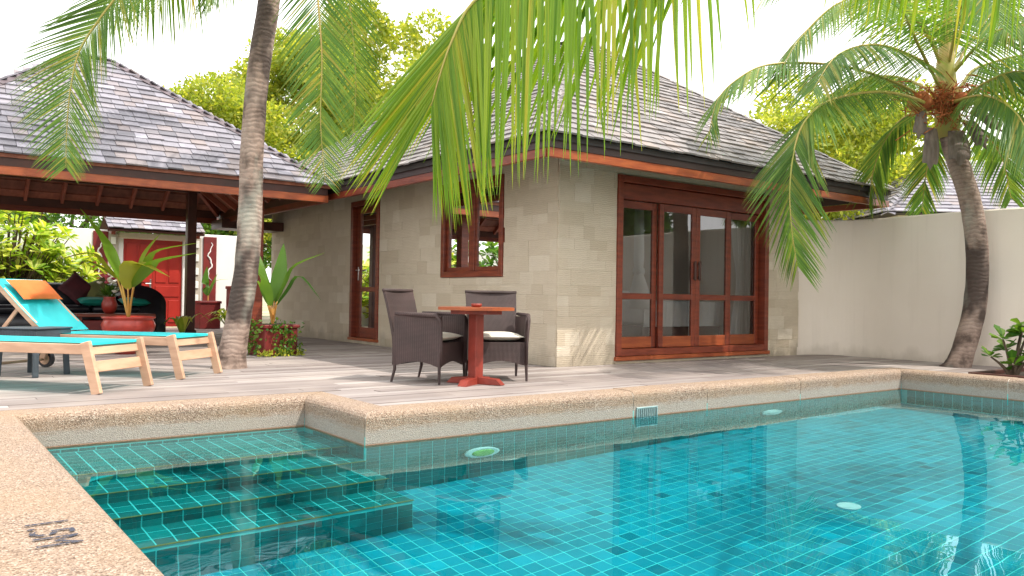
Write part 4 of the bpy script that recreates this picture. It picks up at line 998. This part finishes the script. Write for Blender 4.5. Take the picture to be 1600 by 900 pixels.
# ================================================================== plants
def big_leaf(mb, P, wid, fold=.25, n=10):
    """broad leaf blade along a path of points"""
    pts = catmull(P, n+1); base = len(mb.v)
    for i, p in enumerate(pts):
        t = i/n; d = (pts[min(i+1, n)]-pts[max(i-1, 0)]).normalized(); s = d.cross(V((0, 0, 1)))
        if s.length < .2: s = d.cross(V((rt.x, rt.y, 0)).cross(V((0, 0, 1))))
        s.normalize(); u = s.cross(d); w = wid*(math.sin(math.pi*min(1, t**.8*.97+.03))**.8)+.002
        mb.v += [tuple(p-s*w+u*w*fold), tuple(p), tuple(p+s*w+u*w*fold)]
    for i in range(n):
        k = base+i*3; mb.f += [(k, k+1, k+4, k+3), (k+1, k+2, k+5, k+4)]
def sprout(parent, base, leaves, m):
    """leaves: (stalk end offset, tip offset, mid lift, width) in a camera-independent world frame"""
    for (s1, mid, tip, w) in leaves:
        s1 = V(s1); mid = V(mid); tip = V(tip); b = MB(); B = V(base)
        b.tube(catmull([B, B+s1*.5+V((0, 0, .03)), B+s1], 7), [.016, .015, .014, .013, .012, .011, .010], 6); st_ = b.build('leaf_stalk', M['stalk'], parent, True)
        b = MB(); big_leaf(b, [B+s1*.94, B+(s1+mid)*.5, B+mid, B+tip], w*1.3); b.build('leaf_blade', m, parent, True)
pot = root('potted_palm', 'young coconut palm with broad yellow green leaves in a big red pot', 'potted plant', (-4.0, 4.4, 0))
MB().lathe([(.16, 0), (.20, .06), (.33, .33), (.345, .40), (.32, .455), (.315, .475), (.34, .49), (.345, .51), (.31, .515), (.29, .46)], (0, 0, 0), 32).build('pot', M['potred'], pot, True)
MB().lathe([(.02, .44), (.29, .45), (.29, .46)], (0, 0, 0), 20).build('pot_soil', M['soil'], pot)
R = V((.80, -.60, 0)); U = V((0, 0, 1)); Fd = V((.6, .8, 0))
def ru(a, b, c=0): return R*a+U*b+Fd*c
sprout(pot, (0, 0, .46), [
    (ru(-.12, .55), ru(-.42, 1.1, .1), ru(-.78, 1.55, .15), .085),
    (ru(.02, .50, .1), ru(.17, .95, .15), ru(.33, 1.22, .2), .12),
    (ru(.06, .50), ru(.42, .95, -.1), ru(1.0, 1.08, -.1), .06),
    (ru(.10, .48, -.1), ru(.50, .80, -.25), ru(1.05, .93, -.3), .10),
    (ru(.05, .45, -.15), ru(.22, .78, -.3), ru(.72, .60, -.4), .12),
    (ru(-.2, .60, .05), ru(-.6, .92, .1), ru(-1.15, .80, .15), .05),
    (ru(-.16, .55, .1), ru(-.55, .75, .2), ru(-.80, .85, .3), .04)], M['bananaleaf'])
pl = root('planter_box', 'square dark red planter with broad leaf palm and trailing ivy by the pavilion post', 'planter', (-2.33, 3.42, 0), math.radians(8))
MB().bbox((-.25, -.25, 0), (.25, .25, .38), .012).build('box', M['boxred'], pl); MB().bbox((-.275, -.275, .38), (.275, .275, .43), .01).build('rim', M['boxred'], pl)
MB().box((-.23, -.23, .40), (.23, .23, .434)).build('soil', M['soil'], pl)
sprout(pl, (0, 0, .40), [
    (ru(-.02, .30), ru(-.20, .80, .1), ru(-.28, 1.10, .2), .07),
    (ru(.0, .35, .1), ru(.08, .85, .15), ru(.10, 1.18, .2), .08),
    (ru(.05, .35), ru(.30, .85, -.05), ru(.72, 1.05, -.1), .07),
    (ru(.06, .30, -.1), ru(.38, .70, -.2), ru(.68, .38, -.3), .05),
    (ru(-.06, .30, -.1), ru(-.22, .62, -.15), ru(-.34, .30, -.2), .06),
    (ru(-.03, .30, -.15), ru(-.10, .62, -.3), ru(-.2, .78, -.35), .07)], M['leaf_dark'])
def leafcloud(name, m, parent, n, fn, size, rg, jitter=.6):
    b = MB()
    for i in range(n):
        p, out_ = fn(rg); d = (V(out_)+V((rg.gauss(0, jitter), rg.gauss(0, jitter), rg.gauss(0, jitter)))).normalized(); s = d.cross(V((rg.gauss(0, 1), rg.gauss(0, 1), rg.gauss(0, 1)))).normalized(); L = rg.uniform(*size); p = V(p)
        b.quad(p, p+d*L*.5+s*L*.28, p+d*L, p+d*L*.5-s*L*.28)
    o_ = b.build(name, m, parent); o_['kind'] = 'stuff'; return o_
def ivy(rg):
    sd = rg.choice((0, 0, 1)); u = rg.gauss(0.02, .13); z = rg.uniform(.0, .5); u = max(-.27, min(.27, u+.06*math.sin(z*9)))
    return ((u, -.29+rg.uniform(-.03, .01), z), (0, -.6, -.4)) if sd == 0 else ((-.29+rg.uniform(-.02, .02), u, z), (-.6, 0, -.4))
leafcloud('ivy', M['leaf_dark'], pl, 420, ivy, (.04, .075), rng)
leafcloud('ground_ivy', M['leaf'], pl, 160, lambda rg: ((rg.uniform(-.36, .3), -.3+rg.gauss(0, .05), rg.uniform(.0, .06)), (0, -.5, .4)), (.04, .075), rng)
p2 = root('planter_box', 'small dark red planter with upright seedling in front of the right carved panel', 'planter', (-.62, 12.2, 0))
MB().bbox((-.24, -.22, 0), (.24, .22, .60), .012).build('box', M['boxred'], p2); MB().bbox((-.26, -.24, .60), (.26, .24, .66), .01).build('rim', M['boxred'], p2); MB().box((-.22, -.2, .63), (.22, .2, .664)).build('soil', M['soil'], p2)
sprout(p2, (0, 0, .64), [(ru(0, .15), ru(-.06, .5), ru(-.03, .85), .08), (ru(.02, .15), ru(.14, .45), ru(.22, .68), .08), (ru(0, .12), ru(.2, .5), ru(.5, .55), .03)], M['leaf_dark'])
p3 = root('planter_box', 'dark red planter box half hidden behind the leaning palm trunk', 'planter', (.0, 11.6, 0)); MB().bbox((-.3, -.25, 0), (.3, .25, .95), .012).build('box', M['boxred'], p3); MB().bbox((-.32, -.27, .95), (.32, .27, 1.02), .01).build('rim', M['boxred'], p3)
def strap_plant(name, label, loc, n, L, m, rg, w=.03, up_=.9):
    t = root(name, label, 'plant', loc)
    for i in range(n):
        a = 2*math.pi*i/n+rg.uniform(-.3, .3); l = L*rg.uniform(.6, 1.1); d = V((math.cos(a), math.sin(a), 0)); k = rg.uniform(.4, 1); b = MB()
        big_leaf(b, [(0, 0, 0), d*l*.25*k+V((0, 0, l*.5*up_)), d*l*.6*k+V((0, 0, l*.75*up_)), d*l*k+V((0, 0, l*(.45+.5*(1-k))*up_))], w, .3, 6); b.build('leaf_blade', m, t, True)
    return t
strap_plant('spider_plant', 'pale green strap leaf clump on the ground beyond the leaning palm', (-.95, 9.6, 0), 34, .75, M['bushleaf'], rng, .03)
strap_plant('small_plant', 'small yellow green upright plant beside the sofa arm', (-2.35, 7.9, 0), 6, .62, M['bushleaf'], rng, .05, 1.2)
# large pale bush by the boundary wall
def rosette_bush(name, label, loc, spots, m, rg, nleaf=11, L=.2, w=.045, stemm=None):
    t = root(name, label, 'shrub', loc); st_ = MB(); b = MB()
    for (c, ax) in spots:
        c = V(c); ax = V(ax).normalized(); st_.tube(catmull([(c.x*.1, c.y*.1, 0), (c.x*.5, c.y*.5, c.z*.55), tuple(c)], 6), [.03, .025, .02, .016, .012, .01], 5)
        for k in range(nleaf):
            a = 2*math.pi*k*.382+rg.uniform(-.2, .2); s = ax.cross(V((.3, .9, .1))).normalized(); u = ax.cross(s); rad = s*math.cos(a)+u*math.sin(a); e = rg.uniform(.1, .9); d = (rad*math.cos(e)+ax*math.sin(e)).normalized(); l = L*rg.uniform(.6, 1.15)
            sd = d.cross(ax); sd = sd.normalized() if sd.length > .01 else u; nn_ = sd.cross(d); ww = w*rg.uniform(.8, 1.2); p0 = c+d*.015
            q = len(b.v); b.v += [tuple(p0), tuple(p0+d*l*.45-sd*ww*.7), tuple(p0+d*l*.8-sd*ww-nn_*.01), tuple(p0+d*l-nn_*.03), tuple(p0+d*l*.8+sd*ww-nn_*.01), tuple(p0+d*l*.45+sd*ww*.7)]
            b.f += [(q, q+1, q+2, q+3), (q, q+3, q+4, q+5)]
    st_.build('stems', M['bark2'], t); lv = b.build('foliage', m, t); lv['kind'] = 'stuff'; return t
sp = []
for i in range(300):
    a = rng.uniform(0, 6.28); rr = math.sqrt(rng.random()); x = math.cos(a)*rr*1.75; y_ = math.sin(a)*rr*1.1; z = .25+rng.random()**.7*(2.75*(1-.5*rr*rr)-.25); sp.append(((x, y_, z), (x*.5, y_*.5, .9)))
rosette_bush('garden_bush', 'large pale green bush in front of the sunlit white boundary wall', (-4.75, 12.0, 0), sp, M['bushleaf'], rng, 13, .27, .045)
sp = [((rng.uniform(-.22, .25), rng.uniform(-.22, .22), .12+rng.random()*.5), (rng.uniform(-.4, .4), rng.uniform(-.4, .4), .8)) for i in range(11)]
rosette_bush('shrub', 'low shrub with rounded glossy leaves at the pool corner bed', (4.0, -3.62, .02), sp, M['leaf_dark'], rng, 9, .17, .05)
# planting bed with dark edging
bed2 = root('planting_bed', 'dark soil planting bed with black edging beside the right palm', 'planting bed', (4.6, -4.6, 0), world_parts=True)
MB().box((3.52, -8, -.06), (5.7, -3.4, .02)).build('bed_soil', M['soil'], bed2); MB().bbox((3.46, -8, -.06), (3.519, -3.4, .07), .006).build('edging_board', M['darkwood'], bed2); MB().bbox((3.46, -3.399, -.06), (5.7, -3.345, .07), .006).build('edging_board', M['darkwood'], bed2)

# ------------------------------------------------------------------ palms
def leaflet(p, T_, S_, N_, L, w, hang, fwd, rg, nseg=6, lift=.25, drop=0):
    d = (S_*1.0 + T_*fwd + N_*lift - V((0, 0, drop))).normalized(); pts = [p.copy()]; dirs = [d]; seg = L/nseg
    for k in range(nseg):
        d = (d + V((rg.gauss(0, .012), rg.gauss(0, .012), -hang*(.6+.25*k)))).normalized(); pts.append(pts[-1]+d*seg); dirs.append(d)
    prof = [.55, .95, 1, .9, .72, .45, .04] if nseg == 6 else [.6, 1, .85, .5, .05]
    out = []
    for i, q in enumerate(pts):
        dd = dirs[i]; wv = T_-dd*T_.dot(dd)
        if wv.length < .05: wv = S_-dd*S_.dot(dd)
        wv.normalize(); nv = dd.cross(wv); out.append((q-wv*w*prof[i]*.5, q+nv*w*prof[i]*.22, q+wv*w*prof[i]*.5))
    return out
def add_leaflet(b, rows, fold=True):
    base = len(b.v)
    if fold:
        for r in rows: b.v += [tuple(x) for x in r]
        for i in range(len(rows)-1): k = base+i*3; b.f += [(k, k+1, k+4, k+3), (k+1, k+2, k+5, k+4)]
    else:
        for r in rows: b.v += [tuple(r[0]), tuple(r[2])]
        for i in range(len(rows)-1): k = base+i*2; b.f.append((k, k+1, k+3, k+2))
def frond(parent, P, nl, Lmax, w, hang, rg, m, r0_=.028, start=.14, separate=False, fwd=(.45, .9), upref=V((0, 0, 1)), lift=.25, tipfall=.5, sides=(1, -1), drop=(0, 0), dropm=None, tipfwd=0):
    pts = catmull(P, 44); b = MB(); b.tube(pts, [r0_*(1-.86*i/43) for i in range(44)], 6); fr = b.build('frond', M['rachis'], parent, True); lb = MB()
    for i in range(nl):
        t = start+(1-start)*(i+.5)/nl; f = t*43; j = min(int(f), 42); p = pts[j].lerp(pts[j+1], f-j); T_ = (pts[j+1]-pts[j]).normalized()
        N_ = upref-T_*upref.dot(T_)
        if N_.length < .25: N_ = (N_+ (pts[0]-pts[-1]).normalized()*.4); N_ -= T_*N_.dot(T_)
        N_.normalize(); S_ = T_.cross(N_)
        prof = min(1, .45+2.4*(t-start))*(1-tipfall*max(0, (t-.55)/.45)**1.6)
        for sg in sides:
            if rg.random() < .03: continue
            L = Lmax*prof*rg.uniform(.9, 1.08); ff = fwd[0]+(fwd[1]-fwd[0])*t+tipfwd*max(0, (t-.6)/.4)**2+rg.gauss(0, .05)
            rows = leaflet(p, T_, S_*sg, N_, L, w*(1.3-.5*t if separate else 1)*rg.uniform(.8, 1.1)*(.55+.45*prof), hang*rg.uniform(.8, 1.25), ff, rg, 6 if separate else 4, lift, (drop if sg > 0 or not dropm else dropm)[0]*(1-t)+(drop if sg > 0 or not dropm else dropm)[1]*t)
            if separate: q = MB(); add_leaflet(q, rows); q.build('leaflet', m, fr)
            else: add_leaflet(lb, rows, True)
    if not separate: o_ = lb.build('leaflets', m, fr); o_['kind'] = 'stuff'
    return fr
def palm_trunk(parent, P, R_, n=60, ring=.045):
    pts = catmull(P, n); rr = [R_[0]+(R_[1]-R_[0])*min(1, (i/(n-1))*1.0) for i in range(n)]
    flare = [1+.55*math.exp(-i/2.2) for i in range(n)]; rg = random.Random(5)
    ph = [rg.uniform(-.008, .012) for _ in range(n)]
    b = MB(); b.tube(pts, [rr[i]*flare[i]*(1+ph[i]*(1 if i % 2 else -.6)) for i in range(n)], 18, jit=lambda i, k: .05*mnoise.noise(V((k*.9, i*.35, 1.7)))); return b.build('trunk', M['palmbark'], parent, True), pts

# left palm: leaning trunk, crown above the frame
pL = root('palm_tree', 'tall coconut palm with leaning stained trunk beside the loungers', 'palm tree', (-3.5, 1.65, 0), world_parts=True)
B0 = at(358, 576, 9.42); dL = 9.42
palm_trunk(pL, [(-3.5, 1.65, -.05), at(372, 500, 9.42), at(385, 420, 9.42), at(391, 330, 9.42), at(394, 230, 9.42), at(404, 110, 9.4), at(421, 0, 9.38), at(436, -130, 9.35), at(446, -230, 9.3)], (.145, .112), 90)
cL = at(448, -250, 9.3)
rgp = random.Random(11)
LU = -fw*.85+V((0, 0, .4))
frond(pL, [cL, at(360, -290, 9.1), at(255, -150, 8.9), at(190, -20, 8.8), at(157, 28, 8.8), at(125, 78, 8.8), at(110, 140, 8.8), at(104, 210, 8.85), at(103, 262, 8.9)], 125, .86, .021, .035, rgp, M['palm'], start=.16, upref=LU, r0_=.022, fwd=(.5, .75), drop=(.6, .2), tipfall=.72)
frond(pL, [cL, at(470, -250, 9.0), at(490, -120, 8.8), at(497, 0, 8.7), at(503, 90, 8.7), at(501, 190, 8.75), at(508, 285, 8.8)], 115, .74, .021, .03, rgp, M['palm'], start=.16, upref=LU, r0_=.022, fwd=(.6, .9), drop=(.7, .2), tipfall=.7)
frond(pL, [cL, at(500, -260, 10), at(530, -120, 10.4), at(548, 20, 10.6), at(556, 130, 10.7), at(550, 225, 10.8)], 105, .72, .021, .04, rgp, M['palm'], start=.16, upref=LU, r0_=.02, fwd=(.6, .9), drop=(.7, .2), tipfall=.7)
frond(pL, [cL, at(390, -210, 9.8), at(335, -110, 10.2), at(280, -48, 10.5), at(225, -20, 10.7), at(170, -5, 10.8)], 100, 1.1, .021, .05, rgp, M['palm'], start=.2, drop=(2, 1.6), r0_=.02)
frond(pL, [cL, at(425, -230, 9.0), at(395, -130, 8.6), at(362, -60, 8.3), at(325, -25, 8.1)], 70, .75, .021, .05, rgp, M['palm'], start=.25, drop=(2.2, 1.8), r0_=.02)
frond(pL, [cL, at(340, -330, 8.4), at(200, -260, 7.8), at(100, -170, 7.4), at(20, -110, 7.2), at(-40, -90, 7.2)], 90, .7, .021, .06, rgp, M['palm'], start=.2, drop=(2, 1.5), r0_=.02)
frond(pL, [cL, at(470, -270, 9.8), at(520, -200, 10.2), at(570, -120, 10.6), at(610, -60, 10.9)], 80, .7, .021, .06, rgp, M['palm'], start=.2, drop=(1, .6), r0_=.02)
for k in range(8):
    a = k*.78+.4; d = V((math.cos(a), math.sin(a), 0)); e = rgp.uniform(.2, 1.0)
    frond(pL, [cL, cL+d*.8+V((0, 0, .5+e*.5)), cL+d*1.8+V((0, 0, .7+e*.7)), cL+d*2.7+V((0, 0, .2+e)), cL+d*3.2+V((0, 0, -.6+e))], 73, 0.69, .036, .2, rgp, M['palm'], start=.2)

# right palm with its crown in view
pRt = root('palm_tree', 'coconut palm with curved ringed trunk in front of the cream wall', 'palm tree', (5.1, -2.5, 0), world_parts=True)
Rp = lambda x, y, dd=0: at(x, y, 11.28+dd)
tr, _ = palm_trunk(pRt, [(5.1, -2.46, -.08), Rp(1506, 545), Rp(1523, 480), Rp(1527, 400), Rp(1519, 330), Rp(1504, 275), Rp(1488, 228), Rp(1480, 190)], (.15, .13), 60)
cR = Rp(1478, 168)
b = MB(); b.tube([Rp(1482, 215), Rp(1480, 175), Rp(1478, 140), Rp(1477, 95), Rp(1480, 55), Rp(1484, 10), Rp(1488, -30)], [.14, .17, .15, .11, .08, .05, .03], 12); b.build('crown_shaft', M['rachis'], pRt, True)
for (x, y_, x2, y2, w) in ((1455, 200, 1450, 262, .10), (1494, 205, 1497, 255, .14), (1512, 190, 1535, 230, .09), (1440, 170, 1432, 215, .08), (1520, 170, 1560, 205, .07)):
    b = MB(); P0, P1 = Rp(x, y_, -.18), Rp(x2, y2, -.26); dd_ = (P1-P0).normalized(); sd_ = dd_.cross(fw).normalized(); n = 8
    for i in range(n+1):
        t = i/n; c_ = P0.lerp(P1, t)-fw*(.05*math.sin(t*2.6))
        for k in range(-2, 3):
            rag = dd_*(.05*((k*k*7+i) % 3-1)*(i == n)); b.v.append(tuple(c_+sd_*(k*.5*w*(.8+.3*math.sin(t*2.5)))-fw*(.03*(1-k*k/4))+rag))
    for i in range(n):
        for k in range(4): q = i*5+k; b.f.append((q, q+1, q+6, q+5))
    b.build('dry_sheath', M['husk'], pRt, True)
b = MB()
for i in range(260):
    a = rgp.uniform(0, 6.28); x = 1475+rgp.gauss(0, 28); y_ = 160+rgp.gauss(0, 16); p = Rp(x, y_, -.2+rgp.gauss(0, .1)); q = Rp(x+rgp.gauss(0, 14), y_+rgp.gauss(3, 12), -.2+rgp.gauss(0, .1)); b.tube([p, q], .007, 4, False)
b.build('fibre', M['fibre'], pRt)['kind'] = 'stuff'
for (x0, y0_, x1_, y1_) in ((1452, 165, 1425, 155), (1425, 165, 1450, 158), (1500, 165, 1512, 150)):
    b = MB(); b.tube([Rp(x0, y0_, -.15), Rp((x0+x1_)/2, (y0_+y1_)/2-4, -.28), Rp(x1_, y1_, -.3)], [.09, .13, .05], 8); b.build('fibre_sheath', M['fibre'], pRt, True)
RF = [
    ([(1468, 170, 0), (1413, 136, -.2), (1345, 110, -.5), (1277, 99, -.7), (1201, 101, -.9), (1156, 121, -1), (1122, 155, -1.05), (1107, 211, -1.1)], 62, .52, .26),
    ([(1470, 172, -.1), (1428, 154, -.5), (1382, 144, -.9), (1330, 148, -1.2), (1284, 163, -1.5), (1254, 196, -1.6), (1240, 240, -1.7), (1234, 300, -1.7), (1238, 365, -1.7), (1246, 415, -1.7)], 78, .62, .10),
    ([(1485, 178, -.1), (1522, 141, -.4), (1567, 117, -.7), (1605, 113, -.9), (1650, 135, -1.1), (1690, 210, -1.2)], 56, .62, .35),
    ([(1490, 165, 0), (1515, 115, .1), (1552, 97, .2), (1610, 86, .2), (1680, 100, .2), (1750, 180, .2)], 56, .55, .35),
    ([(1474, 110, 0), (1440, 40, -.2), (1380, -5, -.4), (1310, 5, -.6), (1250, 60, -.8), (1215, 120, -.9)], 56, .55, .3),
    ([(1476, 100, .1), (1420, 0, .5), (1350, -60, .9), (1270, -60, 1.2), (1190, 0, 1.5)], 54, .55, .25),
    ([(1480, 100, 0), (1478, 0, -.2), (1470, -120, -.4), (1455, -230, -.9)], 50, .5, .15),
    ([(1484, 90, .1), (1530, -10, .2), (1600, -50, .3), (1690, -20, .4)], 56, .6, .28),
    ([(1488, 110, .3), (1540, 40, .8), (1610, 30, 1.2), (1680, 90, 1.6)], 54, .55, .3),
    ([(1468, 178, .2), (1420, 180, .7), (1385, 215, 1.0), (1365, 265, 1.2), (1358, 320, 1.3)], 50, .5, .2),
    ([(1490, 185, .2), (1530, 200, .6), (1565, 245, .9), (1580, 310, 1.0)], 50, .48, .2),
    ([(1478, 190, .3), (1462, 215, .9), (1448, 265, 1.2), (1440, 330, 1.3)], 44, .4, .2),
    ([(1495, 150, .1), (1560, 130, .6), (1620, 165, 1.0), (1650, 250, 1.2)], 52, .55, .3),
    ([(1470, 140, -.1), (1430, 60, -.9), (1400, -10, -1.6), (1380, -30, -2.3), (1370, 30, -2.9)], 50, .5, .25)]
RF += [
    ([(1476, 120, 0), (1430, 90, -.5), (1370, 70, -1.0), (1310, 85, -1.4), (1270, 140, -1.7)], 56, .62, .3),
    ([(1480, 110, 0), (1500, 20, -.6), (1520, -40, -1.2), (1545, -30, -1.8), (1560, 40, -2.2)], 56, .6, .3),
    ([(1484, 120, 0), (1540, 60, -.5), (1600, 40, -1.0), (1660, 70, -1.4), (1700, 150, -1.6)], 56, .62, .3),
    ([(1478, 110, .2), (1450, 0, .9), (1410, -80, 1.6), (1340, -100, 2.2), (1270, -60, 2.6)], 56, .6, .3),
    ([(1482, 110, .2), (1520, 0, 1.0), (1580, -50, 1.8), (1640, -20, 2.4), (1670, 60, 2.8)], 56, .6, .3),
    ([(1472, 150, .2), (1400, 120, .8), (1330, 130, 1.4), (1280, 180, 1.8)], 56, .6, .3),
    ([(1486, 160, -.2), (1540, 150, -.9), (1590, 180, -1.4), (1620, 250, -1.7)], 56, .6, .35)]
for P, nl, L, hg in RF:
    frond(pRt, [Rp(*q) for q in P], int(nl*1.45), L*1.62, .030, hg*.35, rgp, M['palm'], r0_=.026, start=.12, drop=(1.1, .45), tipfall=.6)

# near palm: trunk beside the pool outside the frame, one frond arching through the view
nfp = root('palm_tree', 'sunlit coconut frond hanging from a near palm across the top of the view', 'palm tree', (-.9, -8.9, 0), world_parts=True)
crN = V((-1.3, -8.4, 4.55))
palm_trunk(nfp, [(-.9, -8.9, -.1), (-.85, -8.85, 1.2), (-1.0, -8.7, 2.8), (-1.3, -8.4, 4.5)], (.17, .12), 50)
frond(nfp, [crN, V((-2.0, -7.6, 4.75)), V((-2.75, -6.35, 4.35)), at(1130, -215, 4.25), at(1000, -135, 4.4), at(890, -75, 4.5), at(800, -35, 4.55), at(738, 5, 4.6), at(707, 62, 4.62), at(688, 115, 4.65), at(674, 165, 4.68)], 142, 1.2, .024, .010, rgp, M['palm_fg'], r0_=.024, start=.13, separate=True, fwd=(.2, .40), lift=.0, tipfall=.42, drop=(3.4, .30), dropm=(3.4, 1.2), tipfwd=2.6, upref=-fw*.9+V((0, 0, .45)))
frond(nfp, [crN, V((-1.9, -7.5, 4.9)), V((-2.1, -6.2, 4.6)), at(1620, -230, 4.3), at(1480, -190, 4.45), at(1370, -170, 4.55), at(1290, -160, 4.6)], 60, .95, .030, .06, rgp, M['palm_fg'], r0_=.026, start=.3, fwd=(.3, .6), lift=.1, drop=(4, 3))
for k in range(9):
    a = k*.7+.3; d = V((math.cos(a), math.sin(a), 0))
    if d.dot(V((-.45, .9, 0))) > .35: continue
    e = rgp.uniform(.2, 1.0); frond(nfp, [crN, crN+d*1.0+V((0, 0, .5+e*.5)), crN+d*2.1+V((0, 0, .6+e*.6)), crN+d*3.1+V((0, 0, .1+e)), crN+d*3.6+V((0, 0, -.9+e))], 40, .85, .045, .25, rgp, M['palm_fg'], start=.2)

# ------------------------------------------------------------------ background trees
def crown_mesh(name, m, clumps, n, size, seed, spread=.5):
    rs = np.random.RandomState(seed); C_ = np.array([c[:3] for c in clumps]); Rr = np.array([c[3] for c in clumps]); w = Rr**2; idx = rs.choice(len(clumps), n, p=w/w.sum())
    d = rs.normal(size=(n, 3)); d /= np.linalg.norm(d, axis=1)[:, None]; rad = rs.uniform(.35, 1.0, n)**.6; P = C_[idx]+d*(Rr[idx]*rad)[:, None]*np.array([1, 1, .75])
    ax = d*.7+rs.normal(size=(n, 3))*.6; ax[:, 2] -= .25; ax /= np.linalg.norm(ax, axis=1)[:, None]; nn_ = rs.normal(size=(n, 3)); s = np.cross(ax, nn_); s /= np.linalg.norm(s, axis=1)[:, None]
    L = rs.uniform(size[0], size[1], n)[:, None]; v = np.empty((n, 4, 3)); v[:, 0] = P; v[:, 1] = P+ax*L*.5+s*L*.26; v[:, 2] = P+ax*L; v[:, 3] = P+ax*L*.5-s*L*.26
    me = bpy.data.meshes.new(name); me.vertices.add(n*4); me.vertices.foreach_set('co', v.ravel()); me.loops.add(n*4); me.loops.foreach_set('vertex_index', np.arange(n*4)); me.polygons.add(n); me.polygons.foreach_set('loop_start', np.arange(0, n*4, 4)); me.polygons.foreach_set('loop_total', np.full(n, 4)); me.materials.append(m); me.update(); me.validate(); return me
def tree(name, label, loc, h, rx_, rz_, n, seed, m, size=(.11, .2), ncl=60, low=.45):
    rg = random.Random(seed); t = root(name, label, 'tree', loc); cl_ = []; cz = h-rz_
    for i in range(ncl):
        a = rg.uniform(0, 6.28); z = rg.uniform(-1, 1); rr = math.sqrt(max(0, 1-z*z))*rg.uniform(.45, 1.0); k = rg.uniform(.7, 1.08); cl_.append((math.cos(a)*rr*rx_*k, math.sin(a)*rr*rx_*k, cz+z*rz_*k, rg.uniform(.16, .34)*rx_))
    b = MB(); b.tube(catmull([(0, 0, -.1), (.1, .05, cz*.5), (0, .1, cz-rz_*.35), (0, 0, cz+rz_*.1)], 12), [.24*(1-.075*i) for i in range(12)], 10); b.build('trunk', M['bark2'], t, True)
    for i, c in enumerate([c for c in cl_ if c[2] < cz+rz_*.45][:16]):
        b = MB(); s = V((0, .05, cz*rg.uniform(.55, .9))); b.tube(catmull([s, s.lerp(V(c[:3]), .5)+V((0, 0, .2)), V(c[:3])], 6), [.09, .08, .065, .05, .04, .025], 6); b.build('limb', M['bark2'], t, True)
    o_ = link('crown', crown_mesh('crown', m, cl_, n, size, seed), t); o_['kind'] = 'stuff'; return t
def ground_at(x, D): p = at(x, 470, D); return (p.x, p.y, -.07)
gp_ = 'garden trees beyond the walls'
tree('garden_tree', 'bright yellow green tree showing right of the pavilion roof', ground_at(335, 25), 7.3, 2.9, 2.6, 36000, 21, M['leaf'])['group'] = gp_
tree('garden_tree', 'loose bright tree seen through the fronds right of the leaning trunk', ground_at(470, 30), 10.2, 3.6, 4.1, 42000, 22, M['leaf'], (.13, .24))['group'] = gp_
tree('garden_tree', 'tall tree rising behind the left slope of the villa roof', ground_at(610, 29), 12.0, 3.9, 4.9, 46000, 23, M['leaf'], (.13, .24))['group'] = gp_
tree('garden_tree', 'bright tree behind the right slope of the villa roof', ground_at(1270, 24), 7.2, 3.3, 2.9, 38000, 24, M['leaf'])['group'] = gp_
tree('garden_tree', 'green tree behind the right palm crown', ground_at(1400, 26), 7.4, 3.0, 3.0, 28000, 25, M['leaf'], (.13, .22))['group'] = gp_
tree('garden_tree', 'green tree at the far right above the neighbour roof', ground_at(1640, 30), 9.0, 3.4, 3.4, 20000, 26, M['leaf'])['group'] = gp_
tree('garden_tree', 'low green tree over the boundary wall left of the red gate', ground_at(110, 26), 4.6, 3.4, 1.5, 12000, 27, M['leaf_dark'])['group'] = gp_
tree('garden_tree', 'low green tree over the boundary wall right of the red gate', ground_at(330, 24.5), 4.2, 2.4, 1.4, 9000, 28, M['leaf_dark'])['group'] = gp_
tree('garden_tree', 'tree mirrored in the glass doors above the rear garden wall', (10.5, -16.5, -.07), 7.5, 3.2, 2.8, 9000, 29, M['leaf_dark'], (.22, .4))['group'] = gp_
tree('garden_tree', 'tree mirrored in the pool water from behind the curved wall', (9.5, -9.0, -.07), 7.8, 3.0, 2.8, 9000, 30, M['leaf_dark'], (.22, .4))['group'] = gp_
tree('garden_tree', 'tree mirrored in the side window from beyond the side wall', (-15.5, 8.0, -.07), 6.5, 3.0, 2.6, 9000, 31, M['leaf_dark'], (.22, .4))['group'] = gp_
sp = [((rng.uniform(-.8, .8), rng.uniform(-2.8, 2.8), .3+rng.random()*1.1), (rng.uniform(-.4, .4), rng.uniform(-.4, .4), .8)) for i in range(150)]
sp = [((p[1], p[0]*.7, p[2]*1.75), a) for p, a in sp]
rosette_bush('garden_bush', 'leafy green border bush mirrored in the side window', (-8.6, 12.0, 0), sp, M['leaf_dark'], rng, 11, .3, .06)
